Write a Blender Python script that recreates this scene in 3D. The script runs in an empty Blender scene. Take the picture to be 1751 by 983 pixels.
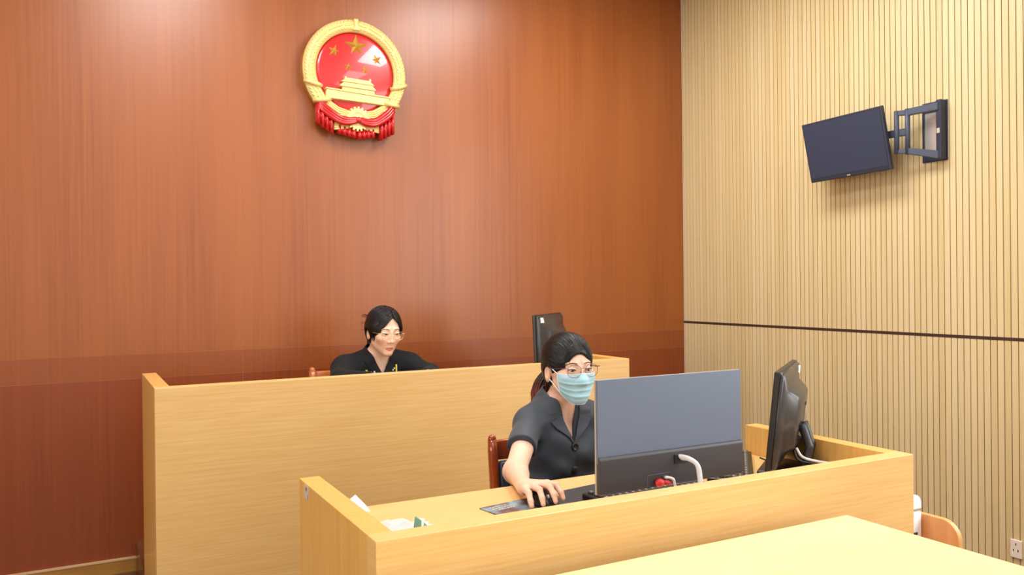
import bpy, bmesh, math, random
import numpy as np
import openvdb as vdb
from mathutils import Vector, Matrix
from math import sin, cos, pi, radians

random.seed(7); rng = np.random.default_rng(7)
C = bpy.context.scene.collection
S = bpy.context.scene

# ------------------------------------------------------------------ camera
CAMZ = 1.37
yaw, pitch, roll = radians(28.121), radians(0.2035), radians(-0.606)
fw = Vector((sin(yaw)*cos(pitch), cos(yaw)*cos(pitch), -sin(pitch)))
r0 = Vector((cos(yaw), -sin(yaw), 0)); u0 = r0.cross(fw)
rt = r0*cos(roll) + u0*sin(roll); up = -r0*sin(roll) + u0*cos(roll)
cd = bpy.data.cameras.new('camera'); cam = bpy.data.objects.new('camera', cd); C.objects.link(cam)
cd.sensor_width = 36; cd.lens = 1405.42*36/1751; cd.clip_start = 0.05
cam.matrix_world = Matrix(((rt.x, up.x, -fw.x, 0), (rt.y, up.y, -fw.y, 0), (rt.z, up.z, -fw.z, CAMZ), (0, 0, 0, 1)))
S.camera = cam

# ------------------------------------------------------------------ world, lights, exposure
S.view_settings.view_transform = 'Standard'; S.view_settings.look = 'None'
S.view_settings.gamma = 1; S.view_settings.use_curve_mapping = False
S.view_settings.exposure = 0.2
wd = bpy.data.worlds.new('world'); S.world = wd; wd.use_nodes = True
wd.node_tree.nodes['Background'].inputs[0].default_value = (0.9, 0.95, 1, 1)
wd.node_tree.nodes['Background'].inputs[1].default_value = 0.6

def area(name, loc, rot, sx, sy, power, col):
    l = bpy.data.lights.new(name, 'AREA'); l.shape = 'RECTANGLE'; l.size = sx; l.size_y = sy
    l.energy = power; l.color = col
    o = bpy.data.objects.new(name, l); C.objects.link(o); o.location = loc; o.rotation_euler = rot
    return o
CEIL = 3.35
W_IN = 3.66
for i, (x, y, p) in enumerate([(0.5, 2.95, 37), (2.35, 2.95, 42), (0.5, 0.9, 14), (2.35, 0.9, 14), (0.5, -1.2, 8), (2.35, -1.2, 8)]):
    area('assumed_ceiling_lamp_%d' % i, (x, y, CEIL - 0.03), (0, 0, 0), 0.6, 1.2, p, (1.0, 0.98, 0.95))  # assumed lamps out of view, positions guessed
area('assumed_side_daylight', (W_IN, -0.15, 1.95), (radians(90), 0, radians(90)), 3.3, 2.1, 105, (0.93, 0.97, 1.0))  # assumed window light, unseen; read off the pale streak on the back wall
area('left_fill_light', (-3.1, 1.0, 1.9), (radians(90), 0, radians(-90)), 2.6, 1.8, 74, (0.95, 0.98, 1.0))  # added fill that brightens left-facing panels; its window is made up
area('assumed_front_daylight', (0.6, -3.3, 1.9), (radians(90), 0, 0), 3.6, 1.9, 16, (0.86, 0.93, 1.0))  # assumed daylight from an unseen window behind the viewer

# ------------------------------------------------------------------ materials
def mat(name, col, rough=0.5, metal=0.0, coat=0.0, spec=0.5):
    m = bpy.data.materials.new(name); m.use_nodes = True
    b = m.node_tree.nodes['Principled BSDF']
    b.inputs['Base Color'].default_value = (*col, 1); b.inputs['Roughness'].default_value = rough
    b.inputs['Metallic'].default_value = metal; b.inputs['Coat Weight'].default_value = coat
    b.inputs['Specular IOR Level'].default_value = spec
    return m
def s2l(r, g, b):
    f = lambda c: (c/255/12.92 if c/255 <= 0.04045 else ((c/255+0.055)/1.055)**2.4)
    return (f(r), f(g), f(b))
def N(m, t, **kw):
    n = m.node_tree.nodes.new(t)
    for k, v in kw.items(): setattr(n, k, v)
    return n
def L(m, a, b): m.node_tree.links.new(a, b)
def wood(name, c1, c2, scale, rough, coat=0.0, bump=0.05, big=None, streak=(1, 1)):
    """stretched grain; scale = frequency on each axis of object space"""
    m = mat(name, c1, rough, coat=coat); nt = m.node_tree; b = nt.nodes['Principled BSDF']
    tc = N(m, 'ShaderNodeTexCoord'); mp = N(m, 'ShaderNodeMapping'); mp.inputs['Scale'].default_value = scale
    L(m, tc.outputs['Object'], mp.inputs['Vector'])
    n1 = N(m, 'ShaderNodeTexNoise'); n1.inputs['Scale'].default_value = 1; n1.inputs['Detail'].default_value = 5; n1.inputs['Roughness'].default_value = 0.65
    n1.inputs['Distortion'].default_value = 0.3
    L(m, mp.outputs[0], n1.inputs['Vector'])
    mr = N(m, 'ShaderNodeMapRange'); mr.inputs['From Min'].default_value = 0.3; mr.inputs['From Max'].default_value = 0.7
    L(m, n1.outputs['Fac'], mr.inputs['Value'])
    mx = N(m, 'ShaderNodeMix', data_type='RGBA'); mx.inputs[6].default_value = (*c1, 1); mx.inputs[7].default_value = (*c2, 1)
    L(m, mr.outputs[0], mx.inputs[0]); out = mx.outputs[2]
    if big:
        mp2 = N(m, 'ShaderNodeMapping'); mp2.inputs['Scale'].default_value = big[1]; L(m, tc.outputs['Object'], mp2.inputs['Vector'])
        n2 = N(m, 'ShaderNodeTexNoise'); n2.inputs['Scale'].default_value = 1; n2.inputs['Detail'].default_value = 2; L(m, mp2.outputs[0], n2.inputs['Vector'])
        m2 = N(m, 'ShaderNodeMapRange'); m2.inputs['From Min'].default_value = 0.35; m2.inputs['From Max'].default_value = 0.65; m2.inputs['To Max'].default_value = big[2]
        L(m, n2.outputs['Fac'], m2.inputs['Value'])
        mb = N(m, 'ShaderNodeMix', data_type='RGBA'); L(m, out, mb.inputs[6]); mb.inputs[7].default_value = (*big[0], 1); L(m, m2.outputs[0], mb.inputs[0]); out = mb.outputs[2]
    L(m, out, b.inputs['Base Color'])
    bp = N(m, 'ShaderNodeBump'); bp.inputs['Strength'].default_value = bump; bp.inputs['Distance'].default_value = 0.002
    L(m, n1.outputs['Fac'], bp.inputs['Height']); L(m, bp.outputs[0], b.inputs['Normal'])
    return m

M = {}
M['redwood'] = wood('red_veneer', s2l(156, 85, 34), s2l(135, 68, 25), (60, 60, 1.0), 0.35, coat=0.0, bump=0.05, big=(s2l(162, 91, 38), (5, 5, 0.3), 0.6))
M['redwood_low_shaded'] = wood('red_veneer_lower_shaded', s2l(142, 66, 23), s2l(120, 51, 15), (60, 60, 1.0), 0.35, coat=0.0, bump=0.05, big=(s2l(134, 60, 20), (6, 6, 0.4), 0.6))  # slightly darker veneer, deepened further with shade painted into the colour
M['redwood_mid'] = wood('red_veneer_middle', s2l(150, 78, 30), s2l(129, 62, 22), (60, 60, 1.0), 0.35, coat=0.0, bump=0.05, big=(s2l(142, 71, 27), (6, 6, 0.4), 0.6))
for k_ in ('redwood', 'redwood_low_shaded', 'redwood_mid'): M[k_].node_tree.nodes['Principled BSDF'].inputs['Specular IOR Level'].default_value = 0.65
M['beech_h'] = wood('beech_laminate_horizontal', s2l(230, 190, 126), s2l(217, 170, 102), (4, 4, 150), 0.38, coat=0.1, bump=0.02)
M['beech_v'] = wood('beech_laminate_vertical', s2l(228, 180, 103), s2l(213, 160, 82), (120, 120, 3), 0.38, coat=0.1, bump=0.02)
M['beech_t'] = wood('beech_laminate_top', s2l(234, 194, 132), s2l(227, 182, 116), (4, 130, 4), 0.34, coat=0.12, bump=0.02)
M['beech_pale'] = wood('pale_table_laminate', s2l(238, 212, 158), s2l(233, 202, 142), (3, 90, 3), 0.3, coat=0.1, bump=0.01)
M['beech_side'] = wood('beech_side_board', s2l(226, 170, 110), s2l(212, 150, 90), (40, 40, 3), 0.42, bump=0.02)
M['skirt'] = wood('skirting_wood', s2l(178, 128, 56), s2l(150, 100, 40), (4, 60, 60), 0.35, coat=0.2, bump=0.03)
M['skirt_edge'] = mat('skirting_edge', s2l(205, 170, 130), 0.4)
M['chairwood'] = wood('polished_redwood', s2l(168, 72, 24), s2l(132, 48, 14), (30, 30, 3), 0.18, coat=0.6, bump=0.02)
M['chairwood_light'] = wood('polished_honey_wood', s2l(206, 122, 66), s2l(184, 98, 46), (30, 30, 3), 0.2, coat=0.5, bump=0.02)
M['darkstrip'] = mat('dark_bronze_strip', s2l(66, 46, 40), 0.4)
M['groove'] = mat('groove_backing', s2l(84, 68, 42), 0.8)
M['plaster'] = mat('white_plaster', (0.82, 0.81, 0.78), 0.8)
M['floorwood'] = wood('floor_planks', s2l(112, 70, 38), s2l(94, 57, 30), (3, 40, 3), 0.3, coat=0.2)
M['bluegrey'] = mat('blue_grey_plastic', s2l(92, 104, 126), 0.40)
M['darkplastic'] = mat('charcoal_plastic', s2l(52, 52, 58), 0.38)
M['black'] = mat('black_plastic', s2l(24, 24, 27), 0.35)
M['gloss_black'] = mat('glossy_black_plastic', s2l(44, 44, 47), 0.32, coat=0.1)
M['screen'] = mat('dark_screen', s2l(52, 62, 84), 0.45)
M['tvcase'] = mat('blue_black_plastic', s2l(46, 52, 66), 0.45)
M['mount'] = mat('blue_black_steel', s2l(68, 76, 94), 0.45, metal=0.1)
M['mount_d'] = mat('dark_steel', s2l(42, 48, 66), 0.5, metal=0.1)
M['steel'] = mat('brushed_steel', (0.72, 0.72, 0.72), 0.3, metal=0.7)
M['white'] = mat('white_plastic', (0.86, 0.87, 0.9), 0.35)
M['grey_edge'] = mat('silver_grey_edge', s2l(170, 160, 145), 0.4)
M['paper'] = mat('white_paper', (0.92, 0.92, 0.92), 0.8)
M['teal'] = mat('teal_print', s2l(96, 170, 165), 0.5)
M['key'] = mat('grey_keycap', s2l(60, 60, 62), 0.45)
M['legend'] = mat('pale_key_legend', s2l(190, 186, 170), 0.5)
M['label'] = mat('pale_sticker', s2l(196, 186, 170), 0.5)
M['red'] = mat('red_enamel', s2l(205, 34, 38), 0.26, coat=0.6)
M['redcloth'] = mat('red_lacquer', s2l(190, 24, 28), 0.22, coat=0.4)
M['redplug'] = mat('red_plug', s2l(205, 40, 44), 0.35)
M['gold'] = mat('pale_gold', s2l(236, 212, 138), 0.40, metal=0.15)
M['gold2'] = mat('deep_gold', s2l(205, 160, 66), 0.3, metal=0.5)
M['socket'] = mat('ivory_socket', s2l(236, 228, 214), 0.4)
M['sole'] = mat('shoe_leather', (0.02, 0.02, 0.02), 0.35)

# slats: pale bamboo, each slat a slightly different tone
PITCH = 0.0316
m = wood('bamboo_slats', s2l(218, 199, 150), s2l(209, 186, 133), (20, 60, 1.5), 0.45, bump=0.02); M['slat'] = m
b = m.node_tree.nodes['Principled BSDF']; src = b.inputs['Base Color'].links[0].from_socket
tc = N(m, 'ShaderNodeTexCoord'); sp = N(m, 'ShaderNodeSeparateXYZ'); L(m, tc.outputs['Object'], sp.inputs[0])
dv = N(m, 'ShaderNodeMath', operation='DIVIDE'); dv.inputs[1].default_value = PITCH; L(m, sp.outputs[1], dv.inputs[0])
fl = N(m, 'ShaderNodeMath', operation='FLOOR'); L(m, dv.outputs[0], fl.inputs[0])
wn = N(m, 'ShaderNodeTexWhiteNoise', noise_dimensions='1D'); L(m, fl.outputs[0], wn.inputs['W'])
mx = N(m, 'ShaderNodeMix', data_type='RGBA'); L(m, wn.outputs['Value'], mx.inputs[0]); L(m, src, mx.inputs[6]); mx.inputs[7].default_value = (*s2l(223, 204, 160), 1)
L(m, mx.outputs[2], b.inputs['Base Color'])

def fabric(name, col, rough=0.85, scale=900, bump=0.15, sheen=0.2):
    m = mat(name, col, rough, spec=0.25); b = m.node_tree.nodes['Principled BSDF']; b.inputs['Sheen Weight'].default_value = sheen
    n = N(m, 'ShaderNodeTexNoise'); n.inputs['Scale'].default_value = scale; tc = N(m, 'ShaderNodeTexCoord'); L(m, tc.outputs['Object'], n.inputs['Vector'])
    bp = N(m, 'ShaderNodeBump'); bp.inputs['Strength'].default_value = bump; bp.inputs['Distance'].default_value = 0.001
    L(m, n.outputs['Fac'], bp.inputs['Height']); L(m, bp.outputs[0], b.inputs['Normal']); return m
M['suit'] = fabric('charcoal_suit_cloth', s2l(60, 67, 76), 0.55, sheen=0.1)
M['blackcloth'] = fabric('black_cloth', s2l(20, 22, 25), 0.8, sheen=0.03)
M['trouser'] = fabric('dark_trouser_cloth', s2l(28, 28, 32), 0.8)
M['greytee'] = fabric('grey_jersey', s2l(158, 154, 150))
M['yellow'] = mat('yellow_piping', s2l(224, 210, 40), 0.5)
M['navy'] = mat('navy_leatherette', s2l(48, 56, 70), 0.5)
M['pinkpad'] = mat('beige_leatherette', s2l(222, 190, 170), 0.5)
M['mask'] = fabric('pale_blue_mask', s2l(172, 214, 228), 0.8, 600, 0.1)
M['maskedge'] = mat('mask_edge', s2l(225, 236, 238), 0.8)
M['button'] = mat('dark_button', s2l(40, 38, 40), 0.3)
def vcol(name, rough, spec=0.4, sss=0.0):
    m = mat(name, (0.5, 0.5, 0.5), rough, spec=spec); b = m.node_tree.nodes['Principled BSDF']
    a = N(m, 'ShaderNodeVertexColor'); a.layer_name = 'tone'; L(m, a.outputs[0], b.inputs['Base Color'])
    if sss:
        b.inputs['Subsurface Weight'].default_value = sss; b.inputs['Subsurface Radius'].default_value = (0.008, 0.004, 0.002); b.inputs['Subsurface Scale'].default_value = 1
    return m
M['skin'] = vcol('skin', 0.48, 0.35, 0.12)
M['hair'] = vcol('hair', 0.42, 0.35)
M['sclera'] = mat('eye_white', (0.75, 0.72, 0.7), 0.2)
M['iris'] = mat('dark_iris', (0.02, 0.012, 0.008), 0.1)
M['lash'] = mat('dark_lash', (0.015, 0.012, 0.01), 0.6)
M['brow'] = mat('brow_hair', (0.075, 0.052, 0.042), 0.7)
M['rosegold'] = mat('rose_gold_wire', s2l(150, 110, 100), 0.25, metal=0.7)
M['goldwire'] = mat('pale_gold_wire', s2l(226, 208, 176), 0.25, metal=0.7)
M['purplewire'] = mat('dark_purple_wire', s2l(96, 66, 84), 0.3, metal=0.5)
g = bpy.data.materials.new('spectacle_lens'); g.use_nodes = True; M['lens'] = g
nt = g.node_tree; nt.nodes.clear(); o_ = nt.nodes.new('ShaderNodeOutputMaterial'); tr = nt.nodes.new('ShaderNodeBsdfTransparent'); gl = nt.nodes.new('ShaderNodeBsdfGlossy')
gl.inputs['Roughness'].default_value = 0.05; mxs = nt.nodes.new('ShaderNodeMixShader'); mxs.inputs[0].default_value = 0.04; nt.links.new(tr.outputs[0], mxs.inputs[1]); nt.links.new(gl.outputs[0], mxs.inputs[2]); nt.links.new(mxs.outputs[0], o_.inputs[0])

# printed desk mat: near-black with a reddish and bluish print at its left end
m = mat('printed_desk_mat', s2l(40, 40, 42), 0.6); M['matprint'] = m; b = m.node_tree.nodes['Principled BSDF']
tc = N(m, 'ShaderNodeTexCoord'); sp = N(m, 'ShaderNodeSeparateXYZ'); L(m, tc.outputs['Object'], sp.inputs[0])
nz = N(m, 'ShaderNodeTexNoise'); nz.inputs['Scale'].default_value = 14; nz.inputs['Detail'].default_value = 4; L(m, tc.outputs['Object'], nz.inputs['Vector'])
rp = N(m, 'ShaderNodeValToRGB'); L(m, nz.outputs['Fac'], rp.inputs[0]); e = rp.color_ramp.elements
e[0].position = 0.38; e[0].color = (*s2l(58, 52, 56), 1); e[1].position = 0.68; e[1].color = (*s2l(128, 160, 172), 1)
x = e.new(0.5); x.color = (*s2l(104, 74, 76), 1)
mr = N(m, 'ShaderNodeMapRange'); mr.inputs['From Min'].default_value = 0.13; mr.inputs['From Max'].default_value = 0.24; mr.inputs['To Min'].default_value = 1; mr.inputs['To Max'].default_value = 0
L(m, sp.outputs[0], mr.inputs['Value'])
mx = N(m, 'ShaderNodeMix', data_type='RGBA'); mx.inputs[6].default_value = (*s2l(44, 44, 46), 1); L(m, mr.outputs[0], mx.inputs[0]); L(m, rp.outputs[0], mx.inputs[7]); L(m, mx.outputs[2], b.inputs['Base Color'])

# ------------------------------------------------------------------ helpers
def root(name, label, cat, loc=(0, 0, 0), rz=0.0, group=None):
    o = bpy.data.objects.new(name, None); C.objects.link(o); o.empty_display_size = 0.05
    o.location = loc; o.rotation_euler = (0, 0, rz); o['label'] = label; o['category'] = cat
    if group: o['group'] = group
    return o
def link(name, me, mats, parent=None, smooth=False, world=False, label=None):
    """one mesh object; world=True: the vertices are in world space and move into the thing's frame"""
    if not isinstance(mats, (list, tuple)): mats = [mats]
    for k in mats: me.materials.append(k)
    if smooth: me.polygons.foreach_set('use_smooth', [True]*len(me.polygons))
    o = bpy.data.objects.new(name, me); C.objects.link(o)
    if parent:
        o.parent = parent
        if world:
            q = parent; mt = Matrix.Identity(4)
            while q: mt = Matrix.Translation(q.location) @ q.rotation_euler.to_matrix().to_4x4() @ mt; q = q.parent
            me.transform(mt.inverted())
    if label: o['label'] = label
    return o
def mesh(bm):
    bmesh.ops.recalc_face_normals(bm, faces=bm.faces)
    me = bpy.data.meshes.new('m'); bm.to_mesh(me); bm.free(); return me
def box(bm, x0, x1, y0, y1, z0, z1, bev=0.0, mtx=None, seg=2, mi=0):
    t = bmesh.new(); bmesh.ops.create_cube(t, size=1)
    for v in t.verts: v.co = Vector(((x0+x1)/2 + v.co.x*(x1-x0), (y0+y1)/2 + v.co.y*(y1-y0), (z0+z1)/2 + v.co.z*(z1-z0)))
    if bev: bmesh.ops.bevel(t, geom=list(t.edges), offset=bev, segments=seg, affect='EDGES', profile=0.5)
    return join(bm, t, mtx, mi)
def join(bm, t, mtx=None, mi=0):
    if mtx is not None: t.transform(mtx)
    for f in t.faces: f.material_index = mi
    tmp = bpy.data.meshes.new('t'); t.to_mesh(tmp); t.free(); bm.from_mesh(tmp); bpy.data.meshes.remove(tmp); return bm
def bx(*a, **k): return mesh(box(bmesh.new(), *a, **k))
def prism(bm, pts, plane, a, b, bev=0.0, mtx=None, mi=0, seg=2):
    """polygon in a plane ('xy','xz','yz') extruded from a to b"""
    t = bmesh.new()
    P = {'xy': lambda p, h: (p[0], p[1], h), 'xz': lambda p, h: (p[0], h, p[1]), 'yz': lambda p, h: (h, p[0], p[1])}[plane]
    v0 = [t.verts.new(P(p, a)) for p in pts]; v1 = [t.verts.new(P(p, b)) for p in pts]; n = len(pts)
    t.faces.new(v0); t.faces.new(v1[::-1])
    for i in range(n): t.faces.new((v0[i], v1[i], v1[(i+1) % n], v0[(i+1) % n]))
    bmesh.ops.recalc_face_normals(t, faces=t.faces)
    if bev: bmesh.ops.bevel(t, geom=list(t.edges), offset=bev, segments=seg, affect='EDGES', profile=0.5)
    return join(bm, t, mtx, mi)
def spline(pts, n):
    """Catmull-Rom through the points"""
    P = [np.array(p, float) for p in pts]; P = [2*P[0]-P[1]] + P + [2*P[-1]-P[-2]]; out = []
    segs = len(P)-3
    for s in np.linspace(0, segs, n):
        i = min(int(s), segs-1); t = s-i; a, b, c, d = P[i:i+4]
        out.append(0.5*((2*b)+(-a+c)*t+(2*a-5*b+4*c-d)*t*t+(-a+3*b-3*c+d)*t**3))
    return out
def tube(bm, pts, r, n=8, flat=1.0, cap=True, mi=0, mtx=None, tone=None):
    """sweep along points; r may be a list; flat squashes across the first normal"""
    pts = [Vector(p) for p in pts]; k = len(pts); R = r if isinstance(r, (list, tuple, np.ndarray)) else [r]*k
    t = bmesh.new(); prev = None; rings = []
    for i, p in enumerate(pts):
        d = (pts[min(i+1, k-1)] - pts[max(i-1, 0)]).normalized()
        if prev is None: u = d.orthogonal().normalized()
        else:
            u = prev - d*prev.dot(d); u = u.normalized() if u.length > 1e-6 else d.orthogonal().normalized()
        prev = u; w = d.cross(u)
        rings.append([t.verts.new(p + (u*cos(2*pi*j/n)*flat + w*sin(2*pi*j/n))*R[i]) for j in range(n)])
    for a, b in zip(rings, rings[1:]):
        for j in range(n): t.faces.new((a[j], a[(j+1) % n], b[(j+1) % n], b[j]))
    if cap: t.faces.new(rings[0][::-1]); t.faces.new(rings[-1])
    return join(bm, t, mtx, mi)
def lathe(bm, prof, mtx=None, n=32, mi=0):
    t = bmesh.new(); rings = [[t.verts.new((r*cos(2*pi*j/n), r*sin(2*pi*j/n), z)) for j in range(n)] for r, z in prof]
    for a, b in zip(rings, rings[1:]):
        for j in range(n): t.faces.new((a[j], a[(j+1) % n], b[(j+1) % n], b[j]))
    t.faces.new(rings[0][::-1]); t.faces.new(rings[-1])
    return join(bm, t, mtx, mi)
def ball(bm, c, r, mtx=None, mi=0, seg=16):
    t = bmesh.new(); bmesh.ops.create_uvsphere(t, u_segments=seg, v_segments=max(6, seg//2), radius=1)
    r = (r, r, r) if not isinstance(r, (tuple, list)) else r
    for v in t.verts: v.co = Vector((v.co.x*r[0], v.co.y*r[1], v.co.z*r[2]))
    if mtx is not None: t.transform(mtx)
    bmesh.ops.translate(t, verts=t.verts, vec=c)
    return join(bm, t, None, mi)
def struct(name, me, mats, label=None):
    o = link(name, me, mats); o['kind'] = 'structure'
    if label: o['label'] = label
    return o
def RZ(a): return Matrix.Rotation(a, 4, 'Z')
def T(*p): return Matrix.Translation(p)

# ------------------------------------------------------------------ setting
D, W = 4.4, 3.683
X0, Y0 = -3.2, -3.4
struct('floor', bx(X0, W, Y0, D, -0.1, 0), M['floorwood'], 'brown wooden floor of the courtroom')
struct('ceiling', bx(X0, W, Y0, D, CEIL, CEIL+0.1), M['plaster'], 'white ceiling')
struct('wall_left', bx(X0-0.1, X0, Y0, D, 0, CEIL), M['slat'], 'pale bamboo panelled wall on the left')
bm = bmesh.new()                       # wall behind the viewer with an assumed wide window opening
box(bm, X0, -1.4, Y0-0.1, Y0, 0, CEIL); box(bm, 2.6, W, Y0-0.1, Y0, 0, CEIL); box(bm, -1.4, 2.6, Y0-0.1, Y0, 0, 0.85); box(bm, -1.4, 2.6, Y0-0.1, Y0, 2.95, CEIL)
struct('wall_front', mesh(bm), M['plaster'], 'white wall with an assumed window opening')
# back wall: veneered sheets, with fine joints: rails at z .93 and 1.05, uprights every 1.21 m
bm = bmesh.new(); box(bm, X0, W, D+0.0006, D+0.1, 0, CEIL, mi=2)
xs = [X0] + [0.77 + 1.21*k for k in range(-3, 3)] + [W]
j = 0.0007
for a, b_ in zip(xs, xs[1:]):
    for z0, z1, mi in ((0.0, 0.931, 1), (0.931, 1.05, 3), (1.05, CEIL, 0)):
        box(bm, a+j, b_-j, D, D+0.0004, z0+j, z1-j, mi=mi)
struct('wall_back', mesh(bm), [M['redwood'], M['redwood_low_shaded'], mat('veneer_joint', s2l(178, 112, 72), 0.5), M['redwood_mid']], 'reddish brown veneered wall behind the bench')
bm = bmesh.new(); box(bm, X0, 0.262, D-0.018, D-0.0005, 0, 0.062); box(bm, X0, 0.262, D-0.02, D-0.0005, 0.062, 0.069, mi=1)
struct('baseboard_back', mesh(bm), [M['skirt'], M['skirt_edge']], 'wooden skirting with a pale top edge')
# right wall: grooved slats in two tiers
bm = bmesh.new(); box(bm, W+0.006, W+0.1, Y0, D, 0, CEIL, mi=1)
y = math.floor(Y0/PITCH)*PITCH
vs = []; 
while y < D-0.001:
    a, b_ = max(y+0.0021, Y0), min(y+PITCH-0.0021, D-0.001)
    for z0, z1 in ((0.0, 1.096), (1.110, CEIL)):
        q = [bm.verts.new(p) for p in ((W, a, z0), (W, b_, z0), (W, b_, z1), (W, a, z1), (W+0.0065, a, z0), (W+0.0065, b_, z0), (W+0.0065, b_, z1), (W+0.0065, a, z1))]
        for f in ((0, 1, 2, 3), (0, 4, 5, 1), (1, 5, 6, 2), (2, 6, 7, 3), (3, 7, 4, 0)): bm.faces.new([q[i] for i in f])
    y += PITCH
struct('wall_right', mesh(bm), [M['slat'], M['groove']], 'pale wall of narrow upright bamboo slats')
struct('trim_1', bx(W-0.001, W+0.006, Y0, D, 1.0955, 1.1105), M['darkstrip'], 'thin dark strip across the slatted wall')
o = struct('platform', bx(0.258, W, 3.05, D, 0, 0.14), M['floorwood'], 'low raised platform under the rear bench'); o['kind'] = 'structure'

def added_frame(x, y0, y1, z0, z1, d):  # frame bars for the added, unseen windows
    bm = bmesh.new(); w_ = 0.06
    for a, b_, c_, e_ in ((y0-w_, y1+w_, z0-w_, z0), (y0-w_, y1+w_, z1, z1+w_), (y0-w_, y0, z0, z1), (y1, y1+w_, z0, z1)): box(bm, min(x, x+d), max(x, x+d), a, b_, c_, e_, bev=0.004)
    return mesh(bm)
struct('added_side_frame', added_frame(W, -1.8, 1.5, 0.9, 3.0, -0.05), M['white'], 'added white frame around the assumed side window light')  # added unseen frame around the side light; slats behind stay solid
struct('left_fill_frame', added_frame(X0, -0.3, 2.3, 1.0, 2.8, 0.13), M['white'], 'added white frame around the left fill light')  # unseen frame added around the left fill light, wall behind is solid
# wall socket
ws = root('wall_socket', 'ivory socket plate low on the slatted wall', 'socket', (W, 2.163, 0.173))
link('plate', bx(W-0.009, W, 2.137, 2.189, 0.133, 0.215, bev=0.004), M['socket'], ws, world=True)
bm = bmesh.new()
for dy, dz in ((0, 0.022), (-0.01, -0.005), (0.01, -0.005)): box(bm, W-0.0095, W-0.008, 2.163+dy-0.002, 2.163+dy+0.002, 0.173+dz-0.005, 0.173+dz+0.005)
link('socket_slots', mesh(bm), M['black'], ws, world=True)

# ------------------------------------------------------------------ court furniture
def bench(name, label, x0, x1, y0, y1, base, rim, top, th, kick=True):
    r = root(name, label, 'desk', ((x0+x1)/2, (y0+y1)/2, base))
    bm = bmesh.new(); box(bm, x0, x1, y0, y0+th, base, rim, bev=0.0015); link('front_panel', mesh(bm), M['beech_h'], r, world=True)
    for a in (x0, x1-th):
        link('side_panel', bx(a, a+th, y0+th+0.0005, y1, base, rim, bev=0.0015), M['beech_v'], r, world=True)
    link('worktop', bx(x0+th, x1-th, y0+th, y1-0.002, top-0.025, top, bev=0.001), M['beech_t'], r, world=True)
    return r
desk = bench('clerk_desk', 'nearer beech desk with raised rim and masked woman seated behind it', 0.517, 2.129, 1.543, 2.158, 0, 0.870, 0.772, 0.0525)
link('sticker', bx(0.5162, 0.5172, 2.062, 2.104, 0.832, 0.866, bev=0.0003), M['label'], desk, world=True, label='small worn pale sticker')
bm = bmesh.new(); box(bm, 0.5158, 0.5163, 2.076, 2.09, 0.852, 0.862); box(bm, 0.5158, 0.5163, 2.066, 2.071, 0.834, 0.845)
link('sticker_print', mesh(bm), mat('faded_print', s2l(150, 110, 96), 0.6), desk, world=True)
rear = bench('judge_bench', 'farther tall beech bench against the reddish wall with woman in black behind', 0.255, 2.351, 3.213, 3.812, 0.14, 1.010, 0.912, 0.055)

# pale table close to the viewer
tb = root('side_table', 'pale laminate table in the foreground in front of the nearer desk', 'table', (1.05, 1.1, 0))
link('tabletop', bx(0.3, 1.776, 0.72, 1.482, 0.735, 0.760, bev=0.002), M['beech_pale'], tb, world=True)
for a in (0.36, 1.69): link('side_panel', bx(a, a+0.03, 0.76, 1.44, 0, 0.735), M['beech_v'], tb, world=True)
link('front_panel', bx(0.391, 1.689, 1.38, 1.40, 0.25, 0.735), M['beech_h'], tb, world=True)

# low stand with round-cornered side boards, and the white machine on it
st = root('equipment_stand', 'low wooden stand with a round cornered side board beside the desk end', 'stand', (2.32, 1.9, 0))
def roundboard(x0, x1):
    pts = [(2.2, 0.0), (2.2, 0.614)]; yc, zc, rr = 1.66, 0.554, 0.06
    pts += [(yc - rr*sin(t), zc + rr*cos(t)) for t in np.linspace(0, pi/2, 10)] + [(1.6, 0.0)]
    bm = bmesh.new(); prism(bm, pts, 'yz', x0, x1, bev=0.002); return mesh(bm)
link('side_board', roundboard(2.42, 2.44), M['beech_side'], st, world=True); link('side_board', roundboard(2.15, 2.17), M['beech_side'], st, world=True)
link('shelf', bx(2.1705, 2.4195, 1.64, 2.18, 0.42, 0.44), M['beech_side'], st, world=True)
link('shelf', bx(2.1705, 2.4195, 1.64, 2.18, 0.10, 0.12), M['beech_side'], st, world=True)
pr = root('desktop_machine', 'white plastic machine with a rounded top on the low stand', 'machine', (2.30, 1.86, 0.44))
bm = bmesh.new(); box(bm, 2.18, 2.413, 1.72, 2.05, 0.4405, 0.625, bev=0.006); link('body', mesh(bm), M['white'], pr, True, True)
link('groove', bx(2.183, 2.410, 1.7245, 2.045, 0.6245, 0.6325), M['grey_edge'], pr, world=True)
pts = [(2.18, 0.632), (2.412, 0.632)] + [(2.412-0.028+0.028*cos(t), 0.651+0.028*sin(t)) for t in np.linspace(0, pi/2, 8)] + [(2.18+0.028-0.028*sin(t), 0.651+0.028*cos(t)) for t in np.linspace(0, pi/2, 8)]
bm = bmesh.new(); prism(bm, pts, 'xz', 1.72, 2.05, bev=0.004); link('lid', mesh(bm), M['white'], pr, world=True)
link('button', bx(2.372, 2.388, 1.7165, 1.722, 0.552, 0.56, bev=0.001), M['darkplastic'], pr, world=True)

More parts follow.
